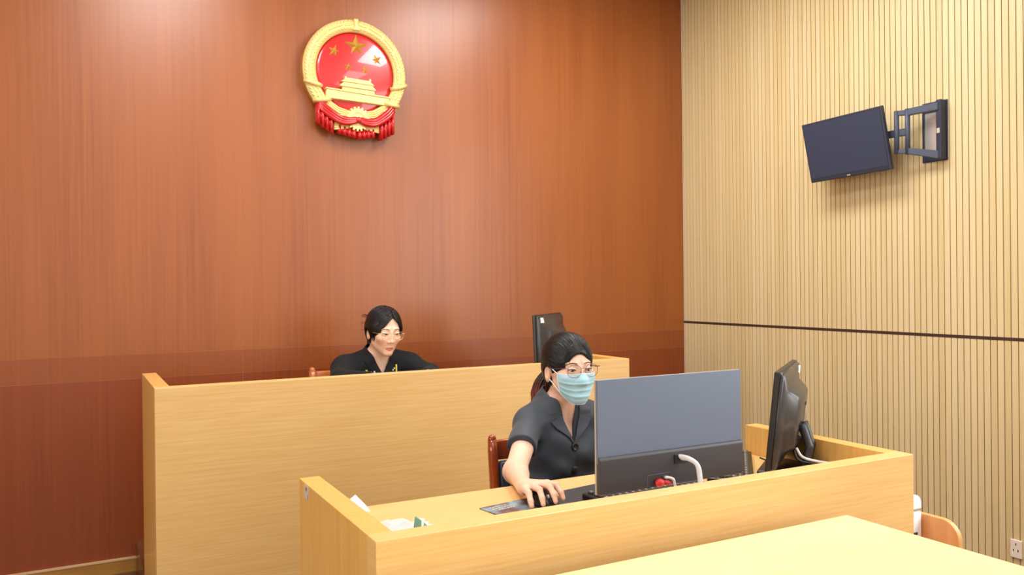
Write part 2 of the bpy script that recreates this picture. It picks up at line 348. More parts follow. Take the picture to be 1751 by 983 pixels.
# ------------------------------------------------------------------ chairs
def chair(name, label, cx, cy, base, pad, wd_='chairwood'):
    r = root(name, label, 'chair', (cx, cy, base)); w = 0.215
    P = lambda bm: mesh(bm)
    z = base
    yb = cy                     # plane of the back at seat height
    for s in (-1, 1):
        bm = bmesh.new(); pts = spline([(cx+s*w, yb+0.03, z+0.0), (cx+s*w, yb-0.02, z+0.43), (cx+s*w, yb, z+0.62), (cx+s*w, yb+0.02, z+0.803)], 14)
        tube(bm, pts, [0.019]*13+[0.017], n=12, flat=0.9); ball(bm, pts[-1], (0.0165, 0.0165, 0.017), seg=12); link('back_post', P(bm), M[wd_], r, True, True)
        bm = bmesh.new(); tube(bm, [(cx+s*w, yb-0.43, z), (cx+s*w, yb-0.43, z+0.2), (cx+s*w, yb-0.43, z+0.40)], [0.016, 0.019, 0.021], n=10); link('front_leg', P(bm), M[wd_], r, True, True)
    bm = bmesh.new()
    n = 9
    for z0, z1 in ((0.724, 0.797), (0.50, 0.53)):
        t = bmesh.new(); box(t, cx-w+0.017, cx+w-0.017, yb+0.002 + (0.012 if z0 > .6 else -.012), yb+0.024 + (0.012 if z0 > .6 else -.012), z+z0, z+z1, bev=0.007); join(bm, t)
    link('top_rail', P(bm), M[wd_], r, True, True)
    link('backrest', bx(cx-w+0.02, cx+w-0.02, yb-0.014, yb+0.022, z+0.535, z+0.721, bev=0.008), pad, r, True, True)
    bm = bmesh.new(); box(bm, cx-w+0.012, cx+w-0.012, yb-0.42, yb-0.03, z+0.36, z+0.40, bev=0.006); link('seat_frame', P(bm), M[wd_], r, True, True)
    link('seat', bx(cx-w-0.01, cx+w+0.01, yb-0.45, yb-0.035, z+0.4005, z+0.435, bev=0.012), pad, r, True, True)
    return r
chair('wooden_chair', 'glossy reddish wooden chair with navy pad behind the masked woman', 1.568, 2.68, 0, M['navy'])
chair('wooden_chair', 'wooden chair with beige pad behind the woman in black', 1.288, 4.16, 0.14, M['pinkpad'], 'chairwood_light')

# ------------------------------------------------------------------ screens
# front monitor: seen from its back, held on a white curved neck
fm = root('computer_monitor', 'large slim monitor seen from behind with white neck on the nearer desk', 'monitor', (1.427, 1.75, 0.772))
link('back_cover', bx(1.182, 1.672, 1.755, 1.7625, 0.905, 1.1215, bev=0.001), M['bluegrey'], fm, world=True)
bm = bmesh.new(); prism(bm, [(1.748, 0.828), (1.748, 0.918), (1.7525, 0.9235), (1.7615, 0.9235), (1.7615, 0.828)], 'yz', 1.1825, 1.6715, bev=0.003)
link('lower_housing', mesh(bm), M['darkplastic'], fm, world=True)
link('bezel', bx(1.181, 1.673, 1.762, 1.768, 0.826, 1.122, bev=0.001), M['grey_edge'], fm, world=True)
link('screen', bx(1.187, 1.667, 1.7675, 1.769, 0.845, 1.116), M['screen'], fm, world=True)
bm = bmesh.new(); box(bm, 1.424, 1.467, 1.745, 1.749, 0.882, 0.908, bev=0.001); link('stand_socket', mesh(bm), M['black'], fm, world=True)
bm = bmesh.new(); pts = spline([(1.444, 1.750, 0.898), (1.450, 1.722, 0.899), (1.462, 1.700, 0.885), (1.468, 1.696, 0.85), (1.476, 1.696, 0.782)], 18)
t = bmesh.new(); tube(t, pts, 0.0115, n=12, flat=0.45); join(bm, t); link('stand_neck', mesh(bm), M['white'], fm, True, True, 'curved white neck')
bm = bmesh.new(); lathe(bm, [(0.001, 0.772), (0.085, 0.772), (0.085, 0.779), (0.08, 0.783), (0.001, 0.784)], T(1.47, 1.69, 0)); link('stand_base', mesh(bm), M['white'], fm, True, True)
bm = bmesh.new()
for a, b_, c_, d_ in ((1.332, 1.412, 0.861, 0.8625), (1.332, 1.3335, 0.832, 0.8625), (1.4105, 1.412, 0.832, 0.8625)): box(bm, a, b_, 1.7468, 1.7482, c_, d_)
link('port_outline', mesh(bm), mat('engraved_grey', s2l(84, 84, 90), 0.5), fm, world=True)
bm = bmesh.new(); ball(bm, (1.367, 1.738, 0.841), (0.014, 0.011, 0.011)); tube(bm, [(1.377, 1.738, 0.840), (1.39, 1.736, 0.839), (1.402, 1.738, 0.835)], 0.006)
link('red_plug', mesh(bm), M['redplug'], fm, True, True, 'red cable plug')
bm = bmesh.new(); tube(bm, spline([(1.392, 1.742, 0.852), (1.40, 1.732, 0.85), (1.408, 1.730, 0.842), (1.41, 1.721, 0.80)], 10), 0.004); box(bm, 1.386, 1.398, 1.736, 1.7485, 0.848, 0.855)
link('silver_plug', mesh(bm), M['steel'], fm, True, True)

def bulge_monitor(name, label, px, py, ang, base, w, z0, z1, tilt, mirror_label):
    """older monitor: flat front frame, bulging back, arm stand. Local: x along the screen, -y = back side"""
    r = root(name, label, 'monitor', (px, py, base), ang)
    h = z1-z0; zc = (z0+z1)/2-base
    A = T(0, 0, zc) @ Matrix.Rotation(tilt, 4, 'X') @ T(0, 0, -zc)
    a, b_ = z0-base, z1-base
    bm = bmesh.new(); box(bm, -w/2, w/2, -0.012, 0.006, a, b_, bev=0.004, mtx=A); link('bezel', mesh(bm), M['black'], r, False)
    bm = bmesh.new(); box(bm, -w/2+0.016, w/2-0.016, 0.0052, 0.0065, a+0.02, b_-0.016, mtx=A); link('screen', mesh(bm), M['screen'], r)
    t = bmesh.new()
    prof = [(-0.010, 0.0, 0.0, 0.0), (-0.024, 0.006, 0.006, 0.006), (-0.030, 0.05, 0.05, 0.045), (-0.058, 0.078, 0.07, 0.06), (-0.064, 0.088, 0.076, 0.068)]
    rings = []
    for y_, mx_, mt, mb in prof:
        xa, za, zb = w/2-0.002-mx_, a+0.002+mb, b_-0.002-mt; c = 0.012
        rings.append([t.verts.new((x_, y_, z_)) for x_, z_ in ((-xa, za+c), (-xa+c, za), (xa-c, za), (xa, za+c), (xa, zb-c), (xa-c, zb), (-xa+c, zb), (-xa, zb-c))])
    for p, q in zip(rings, rings[1:]):
        for i in range(8): t.faces.new((p[i], p[(i+1) % 8], q[(i+1) % 8], q[i]))
    t.faces.new(rings[-1]); t.faces.new(rings[0][::-1]); bmesh.ops.recalc_face_normals(t, faces=t.faces)
    bmesh.ops.bevel(t, geom=[e for e in t.edges], offset=0.003, segments=2, affect='EDGES')
    bm = bmesh.new(); join(bm, t, A); link('back_shell', mesh(bm), M['gloss_black'], r, True)
    bm = bmesh.new(); lathe(bm, [(0.001, 0), (0.006, 0), (0.006, 0.002), (0.001, 0.002)], A @ T(0.06, -0.0655, b_-0.12) @ Matrix.Rotation(pi/2, 4, 'X'), n=14); link('lock_slot', mesh(bm), M['black'], r)
    bm = bmesh.new()
    neck = spline([(0, -0.066, zc-0.03), (0, -0.085, zc-0.09), (0, -0.088, 0.08), (0, -0.07, 0.012)], 10)
    for s in (-0.028, 0.028): tube(bm, [(s+p[0], p[1], p[2]) for p in neck], 0.013, n=8)
    box(bm, -0.028, 0.028, -0.094, -0.075, 0.03, zc-0.08, bev=0.003)
    link('stand_neck', mesh(bm), M['darkplastic'], r, True)
    bm = bmesh.new(); box(bm, -0.11, 0.11, -0.13, 0.06, 0.0, 0.014, bev=0.006); link('stand_base', mesh(bm), M['black'], r, True)
    return r, A, a, b_
rm, A, a, b_ = bulge_monitor('computer_monitor', 'turned away black monitor with bulging back at the right of the nearer desk', 1.988, 1.909, math.atan2(0.59, 0.80), 0.772, 0.42, 0.802, 1.105, radians(6), None)
bm = bmesh.new(); box(bm, 0.135, 0.175, -0.0275, -0.022, b_-0.05, b_-0.012, mtx=A); link('label_sticker', mesh(bm), M['paper'], rm)
bm = bmesh.new(); box(bm, 0.075, 0.085, -0.0668, -0.065, a+0.10, b_-0.13, mtx=A); link('spec_label', mesh(bm), M['label'], rm)
bm = bmesh.new(); tube(bm, spline([(-0.06, -0.045, 0.075), (-0.06, -0.06, 0.045), (-0.03, -0.11, 0.03), (0.02, -0.16, 0.012), (0.12, -0.17, 0.008)], 20), 0.004, n=8); link('power_cable', mesh(bm), M['black'], rm, True)
bm = bmesh.new(); tube(bm, spline([(-0.045, -0.05, 0.08), (-0.045, -0.075, 0.05), (0.0, -0.15, 0.03), (0.07, -0.17, 0.014), (0.16, -0.12, 0.008)], 20), 0.0045, n=8); link('video_cable', mesh(bm), M['white'], rm, True)

bmn, A, a, b_ = bulge_monitor('computer_monitor', 'black monitor with white tape on its back standing on the rear bench', 2.10, 3.555, math.atan2(0.65, 0.76), 0.912, 0.40, 0.945, 1.222, radians(-2), None)
bm = bmesh.new(); prism(bm, [(-0.17, b_-0.04), (-0.17, b_-0.015), (-0.135, b_-0.015), (-0.115, b_-0.05), (-0.125, b_-0.05), (-0.135, b_-0.04)], 'xz', -0.0285, -0.0225, mtx=A); link('tape', mesh(bm), M['paper'], bmn, False, False, 'torn white tape')

# screen in front of the woman in black: only its top edge shows above the rim
sm = root('computer_monitor', 'low screen with only its grey top edge showing above the rear bench rim', 'monitor', (1.40, 3.5, 0.912))
link('back_cover', bx(1.161, 1.64, 3.492, 3.51, 0.925, 0.9845, bev=0.002), M['bluegrey'], sm, world=True)
link('screen', bx(1.167, 1.634, 3.5095, 3.5115, 0.93, 0.976), M['screen'], sm, world=True)
bm = bmesh.new(); box(bm, 1.25, 1.55, 3.45, 3.58, 0.912, 0.924, bev=0.004); box(bm, 1.36, 1.44, 3.485, 3.495, 0.92, 0.96, bev=0.002); link('stand', mesh(bm), M['black'], sm, world=True)

# ------------------------------------------------------------------ screen on the wall arm
wm = root('wall_screen', 'small dark screen tilted down on a swing arm high on the slatted wall', 'television', (W, 2.535, 2.09))
TA = Matrix(((-0.0375, -0.9786*-1, -0.2025, 3.5157), (0.9988, 0.0428, 0.0218, 2.929), (-0.03, 0.2014, 0.979, 2.0639), (0, 0, 0, 1)))
# local frame of the screen: +x to its far end, +y into its back, +z up
TW, TH = 0.24, 0.158
bm = bmesh.new(); box(bm, -TW, TW, 0.0, 0.026, -TH, TH, bev=0.004, mtx=TA); link('bezel', mesh(bm), M['tvcase'], wm, world=True)
bm = bmesh.new(); box(bm, -TW+0.010, TW-0.010, -0.0008, 0.002, -TH+0.022, TH-0.010, mtx=TA); link('screen', mesh(bm), M['screen'], wm, world=True)
bm = bmesh.new(); box(bm, -TW+0.06, TW-0.06, 0.025, 0.042, -TH+0.05, TH-0.05, bev=0.008, mtx=TA); link('back_shell', mesh(bm), M['black'], wm, world=True)
bm = bmesh.new()
for q in (0.006, -0.001, -0.008): box(bm, -q-0.0025, -q+0.0025, -0.0012, 0.001, -TH+0.006, -TH+0.013, bev=0.0005, mtx=TA)
link('maker_mark', mesh(bm), M['legend'], wm, world=True)
# full-motion arm: wall plate with an opening, two tapering arms, two upright pivots, one middle arm
ar = root('screen_mount', 'dark steel swing arm with open wall plate holding the small screen', 'wall mount', (W, 2.535, 1.95))
bm = bmesh.new()
box(bm, W-0.006, W-0.0003, 2.470, 2.513, 1.942, 2.231, bev=0.002); box(bm, W-0.006, W-0.0003, 2.590, 2.602, 1.942, 2.231, bev=0.002)
for z0, z1 in ((2.183, 2.231), (1.942, 1.972)): box(bm, W-0.0055, W-0.0004, 2.5125, 2.5905, z0, z1)
link('wall_plate', mesh(bm), M['mount_d'], ar, world=True)
link('plate_inside', bx(W-0.002, W-0.0002, 2.5128, 2.5902, 1.9715, 2.1835), M['steel'], ar, world=True, label='bare silvery backing in the plate opening')
bm = bmesh.new(); box(bm, W-0.05, W-0.006, 2.474, 2.50, 1.945, 2.228, bev=0.004); link('hinge', mesh(bm), M['mount_d'], ar, world=True)
bm = bmesh.new(); box(bm, W-0.0525, W-0.0495, 2.479, 2.494, 2.068, 2.092, bev=0.001); link('hinge_label', mesh(bm), M['legend'], ar, world=True)
def arm(pa, pb, za, zb, th):
    """upright flat bar from pa to pb (xy), its lower and upper z at both ends"""
    d = Vector((pb[0]-pa[0], pb[1]-pa[1], 0)).normalized(); n = Vector((-d.y, d.x, 0))*th/2
    t = bmesh.new(); v = [t.verts.new((p[0]+sx*n.x, p[1]+sx*n.y, z)) for p, zz in ((pa, za), (pb, zb)) for sx in (-1, 1) for z in zz]
    for f in ((0, 1, 3, 2), (4, 6, 7, 5), (0, 4, 5, 1), (2, 3, 7, 6), (0, 2, 6, 4), (1, 5, 7, 3)): t.faces.new([v[i] for i in f])
    bmesh.ops.recalc_face_normals(t, faces=t.faces); bmesh.ops.bevel(t, geom=list(t.edges), offset=0.003, segments=2, affect='EDGES'); return t
hp, p1, p2 = (W-0.045, 2.487), (3.600, 2.625), (3.582, 2.672)
for za, zb in (((2.178, 2.215), (2.172, 2.206)), ((1.946, 1.985), (1.986, 2.016))):
    bm = bmesh.new(); join(bm, arm(hp, p1, za, zb, 0.02)); join(bm, arm(p1, p2, (zb[0]+.003, zb[1]-.003), (zb[0]+.006, zb[1]-.004), 0.014)); link('swing_arm', mesh(bm), M['mount'], ar, world=True)
for p, z0, z1 in ((p1, 1.984, 2.208), (p2, 1.992, 2.204)):
    bm = bmesh.new(); lathe(bm, [(0.006, z0), (0.012, z0+0.002), (0.012, z1-0.002), (0.006, z1)], T(p[0], p[1], 0), n=16); link('pivot_post', mesh(bm), M['mount'], ar, True, True)
bm = bmesh.new(); join(bm, arm(p1, (3.572, 2.80), (2.078, 2.113), (2.075, 2.110), 0.02)); link('middle_arm', mesh(bm), M['mount'], ar, world=True)
bm = bmesh.new(); box(bm, -0.06, 0.06, 0.0425, 0.046, -0.06, 0.06, mtx=TA); box(bm, -0.16, 0.02, 0.0455, 0.056, -0.012, 0.022, mtx=TA); link('screen_plate', mesh(bm), M['mount_d'], ar, world=True)

# ------------------------------------------------------------------ emblem on the wall
EX, EZ = 1.371, 2.532
em = root('wall_emblem', 'round red and gold national emblem with stars and gate on the reddish wall', 'emblem', (EX, D, EZ))
def E(x, z): return (EX + x, EZ + z)
def edisc(r0, r1, y0, y1, n=72):
    t = bmesh.new(); ring = []
    for r, y in ((r0, y0), (r1, y0), (r1, y1), (r0, y1)):
        ring.append([t.verts.new((EX + r*cos(2*pi*i/n), y, EZ + r*sin(2*pi*i/n))) for i in range(n)])
    for a in range(4):
        for i in range(n): t.faces.new((ring[a][i], ring[a][(i+1) % n], ring[(a+1) % 4][(i+1) % n], ring[(a+1) % 4][i]))
    return t
# domed red field
t = bmesh.new(); n = 64; rings = []
for k in range(9):
    r = 0.225*k/8; rings.append([t.verts.new((EX + r*cos(2*pi*i/n), D-0.045-0.016*(1-(k/8)**2), EZ + r*sin(2*pi*i/n))) for i in range(n)] if k else [t.verts.new((EX, D-0.061, EZ))])
for i in range(n): t.faces.new((rings[0][0], rings[1][i], rings[1][(i+1) % n]))
for a, b_ in zip(rings[1:], rings[2:]):
    for i in range(n): t.faces.new((a[i], b_[i], b_[(i+1) % n], a[(i+1) % n]))
bk = [t.verts.new((v.co.x, D-0.03, v.co.z)) for v in rings[-1]]
for i in range(n): t.faces.new((rings[-1][i], bk[i], bk[(i+1) % n], rings[-1][(i+1) % n]))
t.faces.new(bk)
link('red_field', mesh(t), M['red'], em, True, True)
# backing drum and gold wreath
bm = edisc(0.20, 0.284, D-0.045, D-0.001); link('backing_ring', mesh(bm), M['gold2'], em, world=True)
bm = bmesh.new(); t = bmesh.new(); n = 96; prof = [(0.217, D-0.040), (0.219, D-0.060), (0.232, D-0.070), (0.268, D-0.068), (0.286, D-0.056), (0.289, D-0.042)]
rr = [[t.verts.new((EX + r*cos(2*pi*i/n), y, EZ + r*sin(2*pi*i/n))) for i in range(n)] for r, y in prof]
for a, b_ in list(zip(rr, rr[1:])) + [(rr[-1], rr[0])]:
    for i in range(n): t.faces.new((a[i], a[(i+1) % n], b_[(i+1) % n], b_[i]))
join(bm, t)
for s in (-1, 1):                      # ears of wheat and rice: rows of grains laid around each half
    for row, (rad, nn, L_) in enumerate(((0.274, 34, 0.0155), (0.256, 32, 0.016), (0.236, 30, 0.0145))):
        for k in range(nn):
            a = radians(-52) + (radians(86)+radians(52))*k/nn + row*0.03
            if row == 1 and k % 5 == 4: continue
            x, z = s*rad*cos(a), rad*sin(a); dirang = a + pi/2 - (0.45 if row == 0 else (-0.4 if row == 2 else 0.15))
            ball(bm, (EX+x, D-0.069 + (0.004 if row == 0 else 0), EZ+z), (L_, 0.006, 0.0055), Matrix.Rotation(0, 4, 'X') @ (Matrix.Rotation(-(dirang if s > 0 else pi-dirang), 4, 'Y')), seg=8)
    for a0, w_ in ((200 if s < 0 else -14, 0.012), (222 if s < 0 else -40, 0.014)):     # flat bands that bind the wreath
        a = radians(a0); c, q = cos(a), sin(a)
        pts = [(EX + r*cos(a + s*0.10*((r-.25)/.04)), D-y, EZ + r*sin(a + s*0.10*((r-.25)/.04))) for r, y in ((0.212, 0.058), (0.23, 0.078), (0.25, 0.08), (0.27, 0.078), (0.29, 0.06))]
        tube(bm, pts, w_, n=8, flat=0.3 if False else 1.0)
prism(bm, [E(-0.012, 0.286), E(-0.006, 0.252), E(-0.02, 0.226), E(0.02, 0.226), E(0.006, 0.252), E(0.012, 0.286)], 'xz', D-0.078, D-0.05, bev=0.002)
# crossed stalks at the foot
for s in (-1, 1):
    for k in range(4):
        tube(bm, [(EX + s*(0.19-.006*k), D-0.066, EZ - 0.148 - 0.016*k), (EX + s*0.10, D-0.072, EZ - 0.205 - 0.012*k), (EX + s*0.02, D-0.066, EZ - 0.222-.006*k)], 0.006, n=6)
        tube(bm, [(EX + s*0.04, D-0.062, EZ - 0.285 - 0.006*k), (EX + s*0.125, D-0.064, EZ - 0.285 - 0.011*k)], 0.006, n=6)
link('wheat_wreath', mesh(bm), M['gold'], em, True, True)
def star(cx, cz, R, rot, y0):
    t = bmesh.new(); pts = [t.verts.new((EX+cx + (R if i % 2 == 0 else R*0.40)*sin(rot + pi*i/5), y0, EZ+cz + (R if i % 2 == 0 else R*0.40)*cos(rot + pi*i/5))) for i in range(10)]
    ap = t.verts.new((EX+cx, y0-R*0.26, EZ+cz)); bk = t.verts.new((EX+cx, y0+0.012, EZ+cz))
    for i in range(10): t.faces.new((pts[i], pts[(i+1) % 10], ap)); t.faces.new((pts[(i+1) % 10], pts[i], bk))
    return mesh(t)
for cx, cz, R, rot in ((0.004, 0.142, 0.068, 0.0), (-0.116, 0.103, 0.037, 0.25), (0.117, 0.082, 0.037, -0.3), (-0.042, 0.026, 0.035, 0.15), (0.049, 0.018, 0.035, -0.2)):
    link('star', star(cx, cz, R, rot, D - 0.059 + 0.010*(math.hypot(cx, cz)/0.225)), M['gold2'], em, world=True)
# gate building with stepped roofs above a long wall
bm = bmesh.new(); yg = D-0.046
prism(bm, [E(-0.172, -0.155), E(0.178, -0.168), E(0.182, -0.128), E(-0.166, -0.108)], 'xz', D-0.078, yg, bev=0.002)
prism(bm, [E(-0.172, -0.108), E(0.186, -0.128), E(0.186, -0.120), E(-0.170, -0.1)], 'xz', D-0.083, yg, bev=0.0015)
prism(bm, [E(-0.082, -0.11), E(0.100, -0.12), E(0.098, -0.088), E(-0.080, -0.082)], 'xz', D-0.076, yg)
prism(bm, [E(-0.100, -0.086), E(0.108, -0.094), E(0.086, -0.070), E(-0.076, -0.064)], 'xz', D-0.084, yg, bev=0.0015)
prism(bm, [E(-0.070, -0.068), E(0.080, -0.074), E(0.080, -0.062), E(-0.070, -0.056)], 'xz', D-0.075, yg)
prism(bm, [E(-0.092, -0.060), E(0.098, -0.068), E(0.076, -0.050), E(0.076, -0.044), E(-0.066, -0.038), E(-0.066, -0.044)], 'xz', D-0.083, yg, bev=0.0015)
for k in range(9): box(bm, EX-0.072+0.0195*k, EX-0.068+0.0195*k, D-0.0785, D-0.07, EZ-0.113-0.0007*k, EZ-0.086-0.0007*k)
for x_ in (-0.062, 0.074): prism(bm, [E(x_-0.006, -0.044), E(x_+0.006, -0.044), E(x_+0.003, -0.032), E(x_-0.003, -0.032)], 'xz', D-0.08, D-0.06)
for k in range(5): t = bmesh.new(); prism(bm, [E(-0.05+0.03*k, -0.158-.001*k), E(-0.036+0.03*k, -0.158-.001*k), E(-0.036+0.03*k, -0.138-.001*k), E(-0.043+0.03*k, -0.132-.001*k), E(-0.05+0.03*k, -0.138-.001*k)], 'xz', D-0.0795, D-0.07)
link('gate_building', mesh(bm), M['gold'], em, world=True)
# cogwheel
t = bmesh.new(); pts = []
for i in range(18):
    for da, r in ((0.0, 0.050), (0.05, 0.060), (0.19, 0.060), (0.24, 0.050)): a = 2*pi*i/18 + da; pts.append(E(0.006 + r*1.12*cos(a), -0.254 + r*1.12*sin(a)))
bm = bmesh.new(); prism(bm, pts, 'xz', D-0.074, D-0.045, bev=0.001)
t = bmesh.new(); 
for r in (0.035,): tube(bm, [(EX+0.006+r*cos(2*pi*i/32), D-0.075, EZ-0.254+r*sin(2*pi*i/32)) for i in range(33)], 0.003, n=6)
link('cogwheel', mesh(bm), M['gold'], em, world=True)
# red drapery: pleated hangings, swags and a knot
def pleats(x0, x1, zt0, zt1, zb0, zb1, n, y):
    t = bmesh.new(); top = []; bot = []; btop = []; bbot = []
    for i in range(n*6+1):
        u = i/(n*6); yy = y - 0.012*abs(sin(pi*u*n)) ; x = x0 + (x1-x0)*u
        top.append(t.verts.new((EX+x, yy, EZ+zt0+(zt1-zt0)*u))); bot.append(t.verts.new((EX+x, yy-0.004, EZ+zb0+(zb1-zb0)*u - 0.006*abs(sin(pi*u*n)))))
        btop.append(t.verts.new((EX+x, D-0.03, EZ+zt0+(zt1-zt0)*u))); bbot.append(t.verts.new((EX+x, D-0.03, EZ+zb0+(zb1-zb0)*u)))
    for i in range(n*6):
        t.faces.new((top[i], bot[i], bot[i+1], top[i+1])); t.faces.new((bot[i], bbot[i], bbot[i+1], bot[i+1])); t.faces.new((top[i+1], btop[i+1], btop[i], top[i])); t.faces.new((bbot[i+1], bbot[i], btop[i], btop[i+1]))
    t.faces.new((top[0], btop[0], bbot[0], bot[0])); t.faces.new((top[-1], bot[-1], bbot[-1], btop[-1]))
    return t
for args in ((-0.222, -0.128, -0.18, -0.245, -0.285, -0.345, 4, D-0.066), (0.215, 0.128, -0.21, -0.26, -0.315, -0.362, 4, D-0.066), (-0.108, 0.0, -0.290, -0.315, -0.335, -0.355, 4, D-0.058), (0.105, 0.004, -0.30, -0.32, -0.345, -0.36, 4, D-0.058)):
    bm = bmesh.new(); join(bm, pleats(*args)); link('ribbon_hanging', mesh(bm), M['redcloth'], em, True, True)
for s in (-1, 1):
    bm = bmesh.new()
    for k, dz in enumerate((0.0, -0.014, -0.026)):
        pts = spline([(EX + s*0.212, D-0.062, EZ-0.155+dz*1.5), (EX + s*0.17, D-0.078, EZ-0.205+dz*1.3), (EX + s*0.10, D-0.084, EZ-0.255+dz), (EX + s*0.05, D-0.084, EZ-0.262+dz*.8), (EX + 0.006 + s*0.012, D-0.082, EZ-0.255+dz*.6)], 20)
        tube(bm, pts, [0.014 - 0.004*abs(i/19-.4) for i in range(20)], n=8)
    link('ribbon_swag', mesh(bm), M['redcloth'], em, True, True)
bm = bmesh.new(); ball(bm, (EX+0.006, D-0.086, EZ-0.262), (0.017, 0.012, 0.017)); link('ribbon_knot', mesh(bm), M['redcloth'], em, True, True)

# ------------------------------------------------------------------ things on the nearer desk
TOP = 0.772
dm = root('desk_mat', 'long dark mat with faded print under the mouse on the nearer desk', 'desk mat', (0.95, 1.977, TOP), radians(9))
t = bx(0.0, 0.62, -0.185, 0.0, 0.0003, 0.003, bev=0.001); link('mat_sheet', t, M['matprint'], dm)
bm = bmesh.new()
for yy, x0_, x1_ in ((-0.022, 0.02, 0.075), (-0.036, 0.02, 0.10), (-0.05, 0.03, 0.085)):
    x = x0_
    while x < x1_: box(bm, x, x+0.007, yy, yy+0.006, 0.0028, 0.0033); x += 0.0095
link('printed_lines', mesh(bm), M['legend'], dm)
def keyboard(name, label, mtx, w, d, cols, rows, gaps):
    loc = mtx.to_translation(); r = root(name, label, 'keyboard', loc, mtx.to_euler().z)
    bm = bmesh.new(); box(bm, -w/2, w/2, -d/2, d/2, 0.0, 0.016, bev=0.004); link('case', mesh(bm), M['black'], r)
    kw = (w-0.02)/cols; kd = (d-0.024)/rows; lb = bmesh.new()
    bm = bmesh.new()
    for j in range(rows):
        for i in range(cols):
            if j == rows-1 and i in gaps: continue
            cx, cy = -w/2+0.01+kw*(i+.5), -d/2+0.010+kd*(j+.5) + (0.004 if j == rows-1 else 0)
            box(bm, cx-kw*.43, cx+kw*.43, cy-kd*.42, cy+kd*.42, 0.015, 0.022, bev=0.0015, seg=1); box(lb, cx-kw*.2, cx+kw*.05, cy-kd*.02, cy+kd*.25, 0.0215, 0.0223)
    link('keys', mesh(bm), M['key'], r); link('key_legends', mesh(lb), M['legend'], r)
    return r
keyboard('computer_keyboard', 'black keyboard on the dark mat between desk rim and slim monitor', T(1.425, 1.865, TOP+0.003) @ RZ(radians(4)), 0.37, 0.13, 15, 5, ())
ang = math.atan2(0.235, 0.221)
c_ = Vector((1.905, 1.95, TOP)) + Vector((-sin(ang), cos(ang), 0))*0.0675
keyboard('computer_keyboard', 'black keyboard lying askew beside the turned away monitor', T(c_.x, c_.y, TOP+0.0005) @ RZ(ang), 0.43, 0.135, 18, 6, (1, 6, 11, 15))
ms = root('computer_mouse', 'black computer mouse under the masked woman\'s hand', 'mouse', (1.114, 1.93, TOP+0.003))
bm = bmesh.new(); t = bmesh.new(); bmesh.ops.create_uvsphere(t, u_segments=24, v_segments=16, radius=1)
for v in t.verts:
    v.co = Vector((v.co.x*0.031*(1-0.08*v.co.y), v.co.y*0.056, max(v.co.z, -0.15)*0.032*(1+0.12*v.co.y)))
bmesh.ops.translate(t, verts=t.verts, vec=(1.114, 1.93, TOP+0.0085)); join(bm, t); link('shell', mesh(bm), M['black'], ms, True, True)
bm = bmesh.new(); lathe(bm, [(0.002, -0.003), (0.006, -0.003), (0.006, 0.003), (0.002, 0.003)], T(1.114, 1.892, TOP+0.030) @ Matrix.Rotation(pi/2, 4, 'Y'), n=16); link('scroll_wheel', mesh(bm), M['steel'], ms, True, True)
# loose paper, tissue and packet
pp = root('paper_sheet', 'curled white sheet leaning on the left inner side of the nearer desk', 'paper', (0.64, 2.1, TOP))
bm = bmesh.new(); prism(bm, [(0.602, TOP+0.001), (0.690, TOP+0.001), (0.680, TOP+0.017), (0.657, TOP+0.044), (0.645, TOP+0.038), (0.602, TOP+0.012)], 'xz', 2.100, 2.1008)
me = mesh(bm); 
for v in me.vertices: v.co.y += (v.co.z-TOP)*0.55 + 0.12*(v.co.x-0.65)**2
link('sheet', me, M['paper'], pp, False, True)
tp = root('tissue', 'crumpled white tissue lying in the near left corner of the desk', 'tissue', (0.71, 1.92, TOP))
t = bmesh.new(); g = []
for i in range(22):
    row = []
    for j in range(16):
        u, v = i/21, j/15; x = 0.640 + 0.14*u; y = 1.86 + 0.135*v - 0.055*u*v
        z = TOP + 0.002 + 0.007*(0.5+0.5*sin(9*u+4*v))*(0.4+0.6*sin(7*v-3*u)**2) + 0.003*sin(23*u)*sin(17*v)**2 + 0.003
        row.append(t.verts.new((x + 0.004*sin(20*v), y + 0.005*sin(14*u), z)))
    g.append(row)
for i in range(21):
    for j in range(15): t.faces.new((g[i][j], g[i+1][j], g[i+1][j+1], g[i][j+1]))
bmesh.ops.solidify(t, geom=list(t.faces), thickness=0.001); link('sheet', mesh(t), M['paper'], tp, True, True)
pk = root('tissue_packet', 'small teal and white packet corner standing beside the white tissue', 'packet', (0.735, 1.86, TOP))
bm = bmesh.new(); prism(bm, [(0.716, TOP+0.0005), (0.768, TOP+0.0005), (0.768, TOP+0.005), (0.745, TOP+0.018), (0.727, TOP+0.039), (0.722, TOP+0.042)], 'xz', 1.815, 1.862, bev=0.002); link('wrapper', mesh(bm), M['teal'], pk, world=True)
bm = bmesh.new(); prism(bm, [(0.719, TOP+0.012), (0.724, TOP+0.012), (0.7265, TOP+0.041), (0.721, TOP+0.042)], 'xz', 1.8135, 1.8155); link('white_edge', mesh(bm), M['paper'], pk, world=True)
bm = bmesh.new(); prism(bm, [(0.738, TOP+0.008), (0.756, TOP+0.007), (0.750, TOP+0.014), (0.742, TOP+0.016)], 'xz', 1.8135, 1.8155); link('dark_print', mesh(bm), M['black'], pk, world=True)
cb = root('white_cable', 'white cable lying on the desk under the turned away monitor', 'cable', (1.95, 1.80, TOP))
bm = bmesh.new(); tube(bm, spline([(1.80, 1.78, TOP+0.006), (1.88, 1.83, TOP+0.006), (1.93, 1.78, TOP+0.006), (2.0, 1.72, TOP+0.006), (2.05, 1.82, TOP+0.006), (2.06, 1.95, TOP+0.006)], 40), 0.0045, n=8); link('cord', mesh(bm), M['white'], cb, True, True)
cb = root('black_cable', 'thin black cable curving over the desk from the askew keyboard', 'cable', (1.98, 2.0, TOP))
